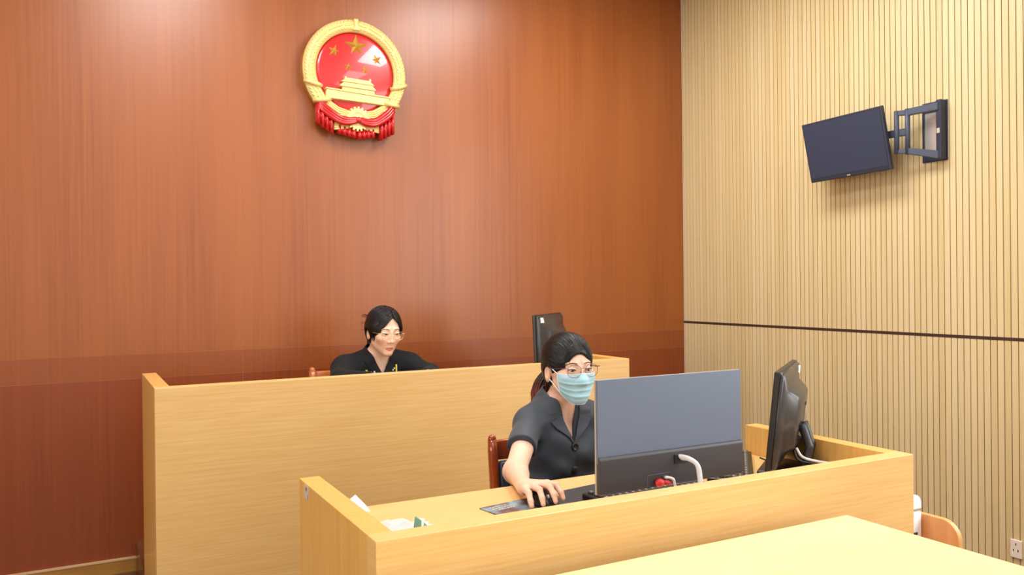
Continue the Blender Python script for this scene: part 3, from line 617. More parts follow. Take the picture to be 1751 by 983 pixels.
bm = bmesh.new(); tube(bm, spline([(2.015, 2.03, TOP+0.012), (2.03, 2.005, TOP+0.004), (2.05, 1.985, TOP+0.004), (2.04, 1.90, TOP+0.004), (1.96, 1.815, TOP+0.012)], 30), 0.0028, n=8); link('cord', mesh(bm), M['black'], cb, True, True)

# ------------------------------------------------------------------ people: bodies grown from blended solids
def nrm(a): return np.sqrt((a*a).sum(-1))
def smin(a, b, k):
    h = np.clip(0.5 + 0.5*(b-a)/k, 0, 1); return b + (a-b)*h - k*h*(1-h)
def smax(a, b, k): return -smin(-a, -b, k)
def f_ell(p, c, r):
    q = (p-c)/np.array(r); k0 = nrm(q); k1 = nrm((p-c)/(np.array(r)**2)); return k0*(k0-1)/np.maximum(k1, 1e-6)
def f_cap(p, a, b, ra, rb):
    a, b = np.array(a, float), np.array(b, float); d = b-a; t = np.clip(((p-a)@d)/(d@d), 0, 1)
    return nrm(p-a-t[:, None]*d) - (ra + (rb-ra)*t)
def sdf_mesh(fn, lo, hi, h, bs=12):
    """quads of fn = 0; fn is only worked out in the cells near the surface"""
    lo = np.array(lo, float); nb = np.ceil((np.array(hi)-lo)/(h*bs)).astype(int); dim = nb*bs
    ci = np.stack(np.meshgrid(*[np.arange(k) for k in nb], indexing='ij'), -1).reshape(-1, 3)
    cc = lo + (ci+0.5)*bs*h - h*0.5
    dc = fn(cc); half = bs*h*0.5*1.7321*1.35 + 0.006
    A = np.empty(dim, np.float32); bg = h*4
    V = A.reshape(nb[0], bs, nb[1], bs, nb[2], bs)
    for n in range(len(ci)): i, j, k = ci[n]; V[i, :, j, :, k, :] = bg if dc[n] > 0 else -bg
    near = np.nonzero(np.abs(dc) < half)[0]
    off = np.stack(np.meshgrid(*[np.arange(bs)]*3, indexing='ij'), -1).reshape(-1, 3)*h
    for s in range(0, len(near), 100):
        idx = near[s:s+100]; base = lo + ci[idx]*bs*h
        P = (base[:, None, :] + off[None]).reshape(-1, 3); d = np.clip(fn(P), -bg, bg).reshape(len(idx), bs, bs, bs)
        for m_, n in enumerate(idx): i, j, k = ci[n]; V[i, :, j, :, k, :] = d[m_]
    g = vdb.FloatGrid(bg); g.copyFromArray(A, ijk=(0, 0, 0), tolerance=0.0)
    p, q = g.convertToQuads(0.0)
    me = bpy.data.meshes.new('m'); p = lo + p*h
    me.vertices.add(len(p)); me.vertices.foreach_set('co', p.astype(np.float32).ravel())
    q = q[:, ::-1]
    me.loops.add(len(q)*4); me.loops.foreach_set('vertex_index', q.astype(np.int32).ravel())
    me.polygons.add(len(q)); me.polygons.foreach_set('loop_start', np.arange(0, len(q)*4, 4, dtype=np.int32))
    me.update(calc_edges=True); me.validate()
    # keep normals outward
    bm = bmesh.new(); bm.from_mesh(me); bmesh.ops.recalc_face_normals(bm, faces=bm.faces); bm.to_mesh(me); bm.free()
    return me
def verts_of(me):
    a = np.empty(len(me.vertices)*3, np.float32); me.vertices.foreach_get('co', a); return a.reshape(-1, 3).astype(float)
def tone(me, cols):
    at = me.color_attributes.new('tone', 'FLOAT_COLOR', 'POINT')
    at.data.foreach_set('color', np.concatenate([cols, np.ones((len(cols), 1))], 1).astype(np.float32).ravel())
def ray_to(fn, o, d, far=0.4, near=0.0):
    """first surface along each ray, walking outside in (o, d arrays)"""
    t = np.full(len(o), near)
    for _ in range(60): t = np.minimum(t + np.clip(fn(o + d*t[:, None]), -0.01, 0.05)*0.8, far)
    return o + d*t[:, None]
def inmesh(grid, u, v, thick, closed=False):
    """sheet mesh from an (nu,nv,3) array of points, made solid"""
    t = bmesh.new(); vv = [[t.verts.new(grid[i, j]) for j in range(v)] for i in range(u)]
    for i in range(u-1 + (1 if closed else 0)):
        for j in range(v-1): t.faces.new((vv[i][j], vv[(i+1) % u][j], vv[(i+1) % u][j+1], vv[i][j+1]))
    bmesh.ops.recalc_face_normals(t, faces=t.faces)
    if thick: bmesh.ops.solidify(t, geom=list(t.faces), thickness=thick)
    return mesh(t)
def patch(poly, fn, off, thick, y0, step=0.006, curl=None):
    """flat outline in x,z laid on the front of a surface (seen from -y), a few millimetres off it"""
    t = bmesh.new(); t.faces.new([t.verts.new((x, 0, z)) for x, z in poly])
    xs_ = [p[0] for p in poly]; zs = [p[1] for p in poly]
    for ax, vals in ((0, xs_), (2, zs)):
        k = min(vals)+step
        while k < max(vals):
            no = [0, 0, 0]; no[ax] = 1; co = [0, 0, 0]; co[ax] = k
            bmesh.ops.bisect_plane(t, geom=list(t.verts)+list(t.edges)+list(t.faces), plane_co=co, plane_no=no); k += step
    P = np.array([v.co for v in t.verts], float); o = P.copy(); o[:, 1] = y0
    h = ray_to(fn, o, np.tile([0, 1.0, 0], (len(P), 1)))
    ex = np.array([curl(p[0], p[2]) for p in P]) if curl else 0.0
    for v, q, e_ in zip(t.verts, h, np.broadcast_to(ex, len(P))): v.co = (q[0], q[1]-off-e_, q[2])
    bmesh.ops.triangulate(t, faces=[f for f in t.faces if len(f.verts) > 4])
    bmesh.ops.recalc_face_normals(t, faces=t.faces)
    if sum(f.normal.y for f in t.faces) > 0: bmesh.ops.reverse_faces(t, faces=t.faces)
    bmesh.ops.solidify(t, geom=list(t.faces), thickness=thick)
    return mesh(t)

SK = np.array(s2l(230, 188, 162))
def head_fn(p):
    """head in its own frame: face towards -y, x to its left, z up, centre between the ears"""
    q = p.copy(); q[:, 0] = np.abs(q[:, 0])
    d = f_ell(p, (0, 0.014, 0.030), (0.0735, 0.091, 0.083))
    d = smin(d, f_ell(p, (0, -0.022, -0.030), (0.061, 0.066, 0.075)), 0.03)
    d = smin(d, f_cap(q, (0.046, -0.005, -0.056), (0.010, -0.059, -0.094), 0.015, 0.012), 0.026)
    d = smin(d, f_ell(p, (0, -0.062, -0.097), (0.016, 0.013, 0.013)), 0.022)
    d = smin(d, f_ell(q, (0.036, -0.058, -0.022), (0.024, 0.026, 0.020)), 0.022)           # cheeks
    d = smin(d, f_cap(q, (0.014, -0.079, 0.026), (0.040, -0.068, 0.024), 0.007, 0.006), 0.016)   # brow
    d = smax(d, -f_ell(q, (0.031, -0.100, 0.004), (0.017, 0.016, 0.011)), 0.014)             # eye sockets
    lid = f_ell(q, (0.031, -0.0745, 0.003), (0.0165, 0.0135, 0.0125))
    d = smin(d, lid, 0.006)
    d = smin(d, f_cap(p, (0, -0.083, 0.010), (0, -0.096, -0.027), 0.006, 0.0075), 0.012)     # nose
    d = smin(d, f_ell(p, (0, -0.098, -0.032), (0.0092, 0.0085, 0.0075)), 0.007)
    d = smin(d, f_ell(q, (0.0115, -0.088, -0.035), (0.0070, 0.0095, 0.0065)), 0.006)
    d = smax(d, -f_ell(q, (0.0055, -0.095, -0.0412), (0.0032, 0.005, 0.003)), 0.003)
    d = smin(d, f_cap(q, (0.0, -0.0825, -0.0640), (0.017, -0.0745, -0.0672), 0.0046, 0.0024), 0.008)   # lips
    d = smin(d, f_cap(q, (0.0, -0.0805, -0.0742), (0.015, -0.0745, -0.0702), 0.0052, 0.0024), 0.008)
    d = smax(d, -f_cap(q, (0.0, -0.089, -0.0690), (0.0185, -0.079, -0.0684), 0.0028, 0.0014), 0.003)
    # eye opening: almond cut that shows the eyeball
    x_, z_ = q[:, 0]-0.0315, p[:, 2]-0.003 + (q[:, 0]-0.0315)*-0.10
    al = np.maximum(np.abs(z_) - 0.0037*np.clip(1-(x_/0.0145)**2, 0, 1) , np.abs(x_)-0.0145)
    d = smax(d, -np.maximum(al, p[:, 1]+0.0795), 0.0012)
    # ears
    e = f_ell(q, (0.0745, 0.016, -0.015), (0.0085, 0.018, 0.030)); e = smax(e, -f_ell(q, (0.0845, 0.010, -0.012), (0.0068, 0.011, 0.018)), 0.004)
    return smin(d, e, 0.006)
def cap_fn(p, t=0.011): return smin(f_ell(p, (0, 0.016, 0.032), (0.0735+t, 0.091+t, 0.083+t)), f_ell(p, (0, 0.045, -0.025), (0.058+t, 0.055+t, 0.05+t)), 0.04)
def head_tones(p, lips):
    q = np.abs(p[:, 0]); c = np.tile(SK, (len(p), 1))
    def blend(m, col): c[:] = c*(1-m[:, None]) + np.array(col)*m[:, None]
    blend(0.28*np.exp(-(((q-0.042)/0.018)**2 + ((p[:, 2]+0.028)/0.017)**2)), s2l(226, 140, 126))
    front = p[:, 1] < -0.06
    if lips:
        up = np.clip(1-np.abs(p[:, 2]+0.0650+0.12*q)/0.0046, 0, 1)*np.clip((0.0205-q)/0.004, 0, 1)
        lo_ = np.clip(1-np.abs(p[:, 2]+0.0745-0.18*q)/0.0062, 0, 1)*np.clip((0.0205-q)/0.004, 0, 1)
        blend(np.clip(2.2*np.maximum(up, lo_), 0, 1)*front*(p[:, 1] < -0.068)*0.8, s2l(205, 110, 108))
        blend(0.8*np.exp(-((p[:, 2]+0.0690)/0.0016)**2)*(q < 0.0175)*front, s2l(110, 40, 40))
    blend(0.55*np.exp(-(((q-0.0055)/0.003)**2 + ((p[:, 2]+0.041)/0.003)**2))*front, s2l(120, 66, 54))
    return c
def eye_parts(r, HM, gx, gz):
    for s in (-1, 1):
        bm = bmesh.new(); ball(bm, (s*0.031, -0.0725, 0.003), 0.0128, seg=24)
        dx, dz = gx, gz
        c = Vector((dx, -1, dz)).normalized()
        m_ = Matrix.Translation(Vector((s*0.031, -0.0725, 0.003)) + c*0.0110) @ c.to_track_quat('Z', 'Y').to_matrix().to_4x4()
        lathe(bm, [(0.0002, 0.0022), (0.003, 0.0021), (0.0058, 0.0012), (0.0062, 0.0)], m_, n=20, mi=1)
        me = mesh(bm); me.transform(HM); link('eye', me, [M['sclera'], M['iris']], r, True, True)
        pts = []
        for u in np.linspace(-1, 1, 13):
            x = 0.0315+0.0150*u; z = 0.003 + 0.0041*(1-u*u) + 0.10*(x-0.0315) + 0.0006
            pts.append((s*x, -0.10, z))
        h = ray_to(head_fn, np.array(pts), np.tile([0, 1.0, 0], (13, 1)))
        bm = bmesh.new(); tube(bm, [(a[0], max(min(a[1], -0.0775), -0.0875)-0.0006, a[2]) for a in h], [0.0005+0.0010*(1-u*u*.6) for u in np.linspace(-1, 1, 13)], n=6)
        me = mesh(bm); me.transform(HM); link('eyelashes', me, M['lash'], r, True, True)
def brow_parts(r, HM, lift=0.0, th=0.0030):
    for s in (-1, 1):
        pts = [(s*x, -0.14, z+lift) for x, z in ((0.0140, 0.0245), (0.022, 0.0264), (0.033, 0.0268), (0.043, 0.0238), (0.049, 0.0190))]
        pts = np.array(spline(pts, 14)); h = ray_to(head_fn, pts, np.tile([0, 1.0, 0], (14, 1)))
        bm = bmesh.new(); tube(bm, [(a[0], a[1]-0.0002, a[2]) for a in h], [th*(1-0.75*abs(u-.3)**1.2) for u in np.linspace(0, 1, 14)], n=8, flat=0.4)
        me = mesh(bm); me.transform(HM); link('eyebrow', me, M['brow'], r, True, True)
def glasses(r, HM, rx, rz, wire, templ, cz=0.0, y=-0.099, th=0.0011, bridge=0.008):
    cx = rx + bridge
    rims = bmesh.new(); lens = bmesh.new()
    for s in (-1, 1):
        ring = [(s*(cx + rx*(abs(cos(a))**0.85)*(1 if cos(a) > 0 else -1)), y + 0.10*rx*(1+cos(a)), cz + rz*(abs(sin(a))**0.85)*(1 if sin(a) > 0 else -1)) for a in np.linspace(0, 2*pi, 41)]
        tube(rims, ring, th, n=6, cap=False)
        t = bmesh.new(); t.faces.new([t.verts.new(p) for p in ring[:-1]]); bmesh.ops.solidify(t, geom=list(t.faces), thickness=0.0012); join(lens, t)
    tube(rims, spline([(-bridge*1.05, y+0.001, cz+rz*.35), (0, y-0.003, cz+rz*.48), (bridge*1.05, y+0.001, cz+rz*.35)], 9), th, n=6)
    for s in (-1, 1): tube(rims, spline([(s*bridge*1.1, y+.001, cz-rz*.1), (s*bridge*.9, y+0.008, cz-rz*.15), (s*bridge*.95, y+0.009, cz-rz*.4)], 7), th*.8, n=6)
    me = mesh(rims); me.transform(HM); gl = link('spectacle_rims', me, wire, r, True, True)
    me = mesh(lens); me.transform(HM); o = link('lens', me, M['lens'], gl); mt = Matrix.Translation(r.location).inverted(); o.data.transform(mt)
    for s in (-1, 1):
        x0 = s*(cx+rx); bm = bmesh.new()
        tube(bm, spline([(x0-s*0.002, y+0.014, cz+rz*.45), (s*0.074, y+0.022, cz+rz*.45), (s*0.0795, -0.02, cz+.004), (s*0.0795, 0.012, cz+0.008), (s*0.078, 0.035, cz-0.012)], 24), th*1.3, n=6)
        me = mesh(bm); me.transform(HM); o = link('temple_arm', me, templ, gl, True); o.data.transform(mt)
def headmtx(c, yw, pt, rl): return T(*c) @ RZ(yw) @ Matrix.Rotation(pt, 4, 'X') @ Matrix.Rotation(rl, 4, 'Y')
def to_local(HM):
    I = np.array(HM.inverted()); return lambda p: p@I[:3, :3].T + I[:3, 3]
def lock(bm, dirs, rad0, rad1, c=(0, 0.016, 0.032), lift=0.001, n=9, flat=0.5, t=0.011, wav=0.0):
    """a strand lying on the hair cap along directions seen from the head centre"""
    c = np.array(c); ds = np.array(spline(dirs, n)); ds /= nrm(ds)[:, None]
    o = c + ds*0.2; h = ray_to(lambda p: cap_fn(p, t), o, -ds, far=0.19)
    P = h + ds*lift
    tube(bm, [tuple(a) for a in P], [rad0+(rad1-rad0)*abs(2*i/(n-1)-0.7)/1.3 for i in range(n)], n=6, flat=1.0)
def hair_object(name, r, HM, bm_locks, capme, tip, tipfn, base=(0.0065, 0.0055, 0.0055)):
    bm = bmesh.new(); bm.from_mesh(capme); 
    tmp = mesh(bm_locks); bm.from_mesh(tmp); me = mesh(bm)
    P = verts_of(me); m_ = np.clip(tipfn(P), 0, 1)[:, None]; tone(me, np.array(base)*(1-m_) + np.array(tip)*m_)
    me.transform(HM); return link(name, me, M['hair'], r, True, True)

def finger(p, chain, rads, k=0.004):
    d = None
    for a, b, ra, rb in zip(chain, chain[1:], rads, rads[1:]):
        e_ = f_cap(p, a, b, ra, rb); d = e_ if d is None else smin(d, e_, k)
    return d
def hand_fn(p, wrist, mcps, fingers, thumb):
    """palm web between wrist and knuckles, four separate fingers and a thumb from the side of the palm"""
    d = None
    for i, m_ in enumerate(mcps):
        w_ = np.array(wrist) + (np.array(m_)-np.array(wrist))*0.12
        e_ = f_cap(p, w_, m_, 0.0165, 0.0115); d = e_ if d is None else smin(d, e_, 0.012)
    f = None
    for m_, ch in zip(mcps, fingers):
        e_ = finger(p, [m_]+ch, [0.0100, 0.0086, 0.0076, 0.0066]); f = e_ if f is None else np.minimum(f, e_)
    d = smin(d, f, 0.004)
    return smin(d, finger(p, thumb, [0.015, 0.0115, 0.0092, 0.0078]), 0.006)

# ---------------------------------------------------------------- the masked woman at the nearer desk
pw = root('person', 'person in charcoal short sleeved suit and pale blue mask with right hand on mouse', 'person', (1.51, 2.55, 0))
HM = headmtx((1.517, 2.425, 1.077), radians(-5), radians(1), radians(-1)); hl = to_local(HM)
R_ = dict(sh=(1.388, 2.475, 0.889), el=(1.205, 2.246, 0.790), wr=(1.106, 2.012, 0.806))
L_ = dict(sh=(1.638, 2.485, 0.887), el=(1.765, 2.270, 0.815), wr=(1.600, 2.060, 0.808))
rm_mcp = [(1.142, 1.944, 0.823), (1.120, 1.937, 0.825), (1.098, 1.941, 0.821), (1.078, 1.952, 0.815)]
rm_f = [[(1.146, 1.903, 0.826), (1.147, 1.880, 0.812), (1.147, 1.869, 0.799)], [(1.120, 1.892, 0.828), (1.118, 1.868, 0.812), (1.117, 1.858, 0.797)],
        [(1.092, 1.899, 0.822), (1.087, 1.877, 0.805), (1.085, 1.868, 0.791)], [(1.068, 1.915, 0.812), (1.061, 1.893, 0.796), (1.059, 1.884, 0.786)]]
rm_th = [(1.124, 1.995, 0.806), (1.150, 1.962, 0.801), (1.158, 1.935, 0.795), (1.156, 1.912, 0.791)]
lm_mcp = [(1.545, 2.002, 0.816), (1.565, 1.988, 0.819), (1.588, 1.985, 0.818), (1.608, 1.992, 0.813)]
lm_f = [[(1.535, 1.966, 0.820), (1.530, 1.944, 0.810), (1.528, 1.934, 0.803)], [(1.558, 1.945, 0.823), (1.555, 1.922, 0.811), (1.554, 1.912, 0.803)],
        [(1.586, 1.944, 0.821), (1.585, 1.922, 0.810), (1.584, 1.912, 0.803)], [(1.612, 1.957, 0.815), (1.613, 1.938, 0.807), (1.613, 1.930, 0.803)]]
lm_th = [(1.580, 2.045, 0.806), (1.545, 2.025, 0.806), (1.530, 2.000, 0.802), (1.522, 1.982, 0.800)]
def torso1(p, o=0.0):
    d = f_ell(p, (1.515, 2.515, 0.790), (0.138+o, 0.096+o, 0.175+o))
    d = smin(d, f_ell(p, (1.525, 2.575, 0.600), (0.140+o, 0.105+o, 0.17+o)), 0.06)
    d = smin(d, f_ell(p, (1.530, 2.600, 0.535), (0.165+o, 0.115+o, 0.10+o)), 0.05)
    q = p.copy(); q[:, 0] = np.abs(p[:, 0]-1.513)
    d = smin(d, f_ell(q, (0.058, 2.440, 0.800), (0.056+o, 0.034+o, 0.055+o)), 0.06)
    d = smin(d, f_cap(q, (0.03, 2.475, 0.932), (0.125, 2.485, 0.890), 0.036+o, 0.044+o), 0.05)
    return d
def body1(p):
    d = torso1(p); h = hl(p)
    hd = np.full(len(p), 0.5); m_ = nrm(h) < 0.22
    if m_.any(): hd[m_] = head_fn(h[m_])
    nk = f_cap(p, (1.514, 2.500, 0.925), (1.518, 2.452, 1.030), 0.050, 0.043)
    d = smin(d, nk, 0.035); d = smin(d, hd, 0.014)
    for a, mc, fs, th in ((R_, rm_mcp, rm_f, rm_th), (L_, lm_mcp, lm_f, lm_th)):
        el, wr = np.array(a['el']), np.array(a['wr']); mid = el*.68 + wr*.32 + np.array([0, 0, 0.004])
        arm_ = smin(f_cap(p, a['sh'], el, 0.042, 0.0325), smin(f_cap(p, el, mid, 0.0310, 0.0305), f_cap(p, mid, wr, 0.0300, 0.0215), 0.02), 0.035)
        d = smin(d, arm_, 0.03)
        k = nrm(p-np.array(mc[1])) < 0.16
        if k.any(): d[k] = smin(d[k], hand_fn(p[k], wr, mc, fs, th), 0.012)
    return d
me = sdf_mesh(body1, (1.0, 1.83, 0.42), (1.86, 2.74, 1.21), 0.0022)
P = verts_of(me); hp_ = hl(P); col = np.tile(SK, (len(P), 1)); k = nrm(hp_) < 0.15; col[k] = head_tones(hp_[k], True)
for fs in (rm_f, lm_f):
    for ch in fs:
        a, b = np.array(ch[1]), np.array(ch[2]); dd = (b-a)/np.linalg.norm(b-a); tip = b + dd*0.004
        nail = np.exp(-(nrm(P-(tip+np.array([0, 0, 0.005])))/0.0048)**4)*0.55; col[:] = col*(1-nail[:, None]) + np.array(s2l(236, 170, 152))*nail[:, None]
        kn = np.exp(-(nrm(P-np.array(ch[0]))/0.009)**2)*0.22; col[:] = col*(1-kn[:, None]) + np.array(s2l(214, 140, 112))*kn[:, None]
tone(me, col); link('body', me, M['skin'], pw, True, True)
eye_parts(pw, HM, 0.10, -0.36); brow_parts(pw, HM)
# suit jacket
VB = 0.822
def wrinkle(p, a=1.0): return a*(0.0030*np.sin(24*(p[:, 2]-0.9) + 26*np.abs(p[:, 0]-1.5) + 2.0*np.sin(14*p[:, 0]))*np.clip((0.93-p[:, 2])/0.1, 0, 1) + 0.0016*np.sin(38*p[:, 0]+22*p[:, 2]+6*np.sin(9*p[:, 2])) + 0.0013*np.sin(55*p[:, 2]-31*p[:, 0]+20*p[:, 1]))
def jack1(p):
    d = torso1(p, 0.014); d = smin(d, f_ell(p, (1.52, 2.53, 0.68), (0.148, 0.114, 0.2)), 0.05)
    for a in (R_, L_):
        sh, el = np.array(a['sh']), np.array(a['el']); se = sh + (el-sh)*0.56
        d = smin(d, f_cap(p, sh + np.array([0, 0, 0.004]), se, 0.049, 0.0505), 0.03)
        d = d + 0.0035*np.exp(-(nrm(p-(sh*.75+se*.25))/0.05)**2)*np.sin(90*(p[:, 2]-p[:, 1]*.5))
        ax_ = (el-sh)/np.linalg.norm(el-sh); cut = (p-se)@ax_                 # open cuff
        near = f_cap(p, sh, el, 0.085, 0.085); d = np.where(near < 0, smax(d, cut, 0.003), d)
    d = d + wrinkle(p, 2.0)
    # v opening and neck hole
    half = np.clip((p[:, 2]-VB)/(0.965-VB), -1, 1.3)*0.037
    v = np.maximum(np.abs(p[:, 0]-1.514) - half, p[:, 1]-2.50); d = smax(d, -v, 0.003)
    d = smax(d, -f_cap(p, (1.514, 2.505, 0.93), (1.519, 2.455, 1.04), 0.056, 0.056), 0.004)
    return np.maximum(d, 0.44-p[:, 2])
def jack1_in(p): return torso1(p, 0.009)
jk = link('suit_jacket', sdf_mesh(lambda p: np.maximum(jack1(p), -np.minimum(jack1_in(p), 1)*0 - 1), (1.2, 2.2, 0.44), (1.84, 2.76, 1.02), 0.0032), M['suit'], pw, True, True)
def jack_solid(p):
    d = torso1(p, 0.014); d = smin(d, f_ell(p, (1.52, 2.53, 0.68), (0.148, 0.114, 0.2)), 0.05)
    for a in (R_, L_):
        sh, el = np.array(a['sh']), np.array(a['el']); d = smin(d, f_cap(p, sh + np.array([0, 0, 0.004]), sh + (el-sh)*0.56, 0.049, 0.0505), 0.03)
    return d
def jack_neck(p): return smin(jack_solid(p), f_cap(p, (1.514, 2.505, 0.93), (1.519, 2.455, 1.04), 0.054, 0.054), 0.02)
for s in (-1, 1):
    X = lambda x: 1.514 + s*x
    low = [(X(-0.004 if s > 0 else 0.002), VB-0.004), (X(0.022), VB+0.024), (X(0.060), VB+0.052), (X(0.082), VB+0.078), (X(0.064), VB+0.083), (X(0.048), VB+0.092), (X(0.036), VB+0.092), (X(0.022), VB+0.056)]
    o = link('lapel', patch(low, jack_neck, 0.0035, -0.004, 2.15), M['suit'], pw, False, True)
def collar(r, cx, nfront, nback, ofront, oback, surf, y0, m_, off=0.005, bul=0.0012, name='collar'):
    """collar lofted from its neck edge to its outer edge, front ends lying on the garment"""
    side = []
    for fr, bk in ((nfront, nback), (ofront, oback)):
        F = np.array([[cx+x, y0, z] for x, z in fr]); F = ray_to(surf, F, np.tile([0, 1.0, 0], (len(F), 1))); F[:, 1] -= off if fr is ofront else 0.002
        side.append(spline([tuple(q) for q in F] + [(cx+x, y, z) for x, y, z in bk], 26))
    A_, B_ = np.array(side[0]), np.array(side[1]); full = lambda Q: np.concatenate([Q, (Q*np.array([-1, 1, 1]) + np.array([2*cx, 0, 0]))[::-1][1:]])
    A_, B_ = full(A_), full(B_); nu_ = len(A_); g = np.zeros((nu_, 7, 3)); ctr = np.array([cx, nback[0][1], 0])
    for j in range(7):
        v = j/6; Q = A_*(1-v) + B_*v; o_ = Q - ctr; o_[:, 2] = 0; o_ /= np.maximum(nrm(o_)[:, None], 1e-6); g[:, j] = Q + o_*bul*sin(pi*v) + np.array([0, 0, bul*0.8*sin(pi*v)])
    return link(name, inmesh(g, nu_, 7, 0.0035), m_, r, False, True)
collar(pw, 1.514, [(0.036, VB+0.086), (0.043, VB+0.125)], [(0.056, 2.485, 0.993), (0.044, 2.528, 1.008), (0.0, 2.548, 1.012)], [(0.080, VB+0.088), (0.087, VB+0.112)], [(0.090, 2.498, 0.948), (0.068, 2.560, 0.960), (0.0, 2.582, 0.964)], jack_neck, 2.15, M['suit'])
by = float(ray_to(jack_solid, np.array([[1.512, 2.15, VB-0.008]]), np.array([[0, 1.0, 0]]))[0][1])
bm = bmesh.new(); mtb = T(1.512, by-0.009, VB-0.010) @ Matrix.Rotation(pi/2, 4, 'X')
lathe(bm, [(0.001, 0.002), (0.008, 0.002), (0.0095, 0.004), (0.0125, 0.004), (0.0130, 0.0), (0.012, -0.003), (0.001, -0.003)], mtb, n=28); link('button', mesh(bm), M['button'], pw, True, True)
b2 = float(ray_to(jack_solid, np.array([[1.514, 2.15, VB-0.09]]), np.array([[0, 1.0, 0]]))[0][1])
bm = bmesh.new(); lathe(bm, [(0.001, 0.002), (0.011, 0.002), (0.0125, 0.0), (0.011, -0.003), (0.001, -0.003)], T(1.514, b2-0.011, VB-0.09) @ Matrix.Rotation(pi/2, 4, 'X'), n=24); link('button', mesh(bm), M['button'], pw, True, True)
# trousers and shoes (under the desk)
def legs(cx, yh, zh, yk, yf, fz):
    def fn(p):
        d = f_ell(p, (cx, yh+0.01, zh), (0.17, 0.125, 0.095))
        for s in (-1, 1):
            d = smin(d, smin(f_cap(p, (cx+s*0.085, yh, zh), (cx+s*0.10, yk, zh-0.01), 0.082, 0.062), f_cap(p, (cx+s*0.10, yk, zh-0.01), (cx+s*0.10, yf, fz+0.06), 0.062, 0.045), 0.03), 0.02)
        return d
    return fn
link('trousers', sdf_mesh(legs(1.53, 2.585, 0.525, 2.18, 2.20, 0.0), (1.3, 2.05, 0.04), (1.76, 2.75, 0.65), 0.006), M['trouser'], pw, True, True)
for s in (-1, 1):
    fn = lambda p, s=s: np.maximum(smin(f_ell(p, (1.53+s*0.10, 2.12, 0.03), (0.042, 0.11, 0.045)), f_ell(p, (1.53+s*0.10, 2.20, 0.05), (0.042, 0.05, 0.05)), 0.03), 0.001-p[:, 2])
    link('shoe', sdf_mesh(fn, (1.47+s*0.10, 1.98, -0.01), (1.59+s*0.10, 2.28, 0.12), 0.004), M['sole'], pw, True, True)
# mask
def mask_base(p):
    d = f_ell(p, (0, -0.022, -0.035), (0.064, 0.066, 0.080))
    d = smin(d, f_ell(p, (0, -0.072, -0.094), (0.026, 0.020, 0.022)), 0.03)
    return smin(d, f_cap(p, (0, -0.080, 0.010), (0, -0.100, -0.028), 0.009, 0.013), 0.040)
nu, nv = 49, 40; g = np.zeros((nu, nv, 3)); A_ = np.linspace(-radians(68), radians(68), nu); Z_ = np.linspace(0, 1, nv)
o = []; dd = []
for i, a in enumerate(A_):
    edge = abs(a)/radians(68)
    zt = -0.012 + 0.004*edge + 0.006*math.exp(-(a/0.25)**2); zb = -0.113 + 0.036*edge**2.7
    for v in Z_: z = zt + (zb-zt)*v; o.append((0.25*sin(a), -0.020-0.25*cos(a), z)); dd.append((-sin(a), cos(a), 0))
h = ray_to(lambda p: smin(mask_base(p), head_fn(p)-0.001, 0.012), np.array(o), np.array(dd), far=0.24).reshape(nu, nv, 3); dd = np.array(dd).reshape(nu, nv, 3)
for i in range(nu):
    fade = 1 - (abs(A_[i])/radians(68))**3
    for j in range(nv):
        v = Z_[j]; pl = 0.0
        for c_ in (0.30, 0.52, 0.72): pl += 0.0060*max(0, 1-(v-c_)/0.10) if v > c_ else 0.0060*max(0, 1-(c_-v)/0.012)
        wob = 1 + 0.25*sin(9*A_[i] + 5*v)
        g[i, j] = h[i, j] - dd[i, j]*(0.0030 + (pl*wob + 0.003*sin(pi*v))*fade)
mk = inmesh(g, nu, nv, 0.0012); mk.transform(HM); mko = link('face_mask', mk, M['mask'], pw, True, True)
mt1 = Matrix.Translation(pw.location).inverted()
bm = bmesh.new()
for i in (0, nu-1): tube(bm, [tuple(q) for q in g[i]], 0.0022, n=6)
tube(bm, [tuple(q) for q in g[:, 0]], 0.0013, n=6); tube(bm, [tuple(q) for q in g[:, nv-1]], 0.0013, n=6)
me = mesh(bm); me.transform(HM); o = link('mask_edge', me, M['maskedge'], mko, True); o.data.transform(mt1)
for i, s in ((0, -1), (nu-1, 1)):
    a, b = g[i, 1], g[i, nv-2]; bm = bmesh.new()
    tube(bm, spline([a, (s*0.0755, -0.020, 0.006), (s*0.0800, 0.004, 0.022), (s*0.0775, 0.022, 0.024)], 18), 0.0016, n=6)
    tube(bm, spline([b, (s*0.070, -0.022, -0.048), (s*0.0745, 0.0, -0.034), (s*0.0740, 0.018, -0.030)], 18), 0.0016, n=6)
    me = mesh(bm); me.transform(HM); o = link('ear_loop', me, M['white'], mko, True); o.data.transform(mt1)
glasses(pw, HM, 0.0245, 0.0212, M['rosegold'], M['purplewire'], cz=0.003, y=-0.106)
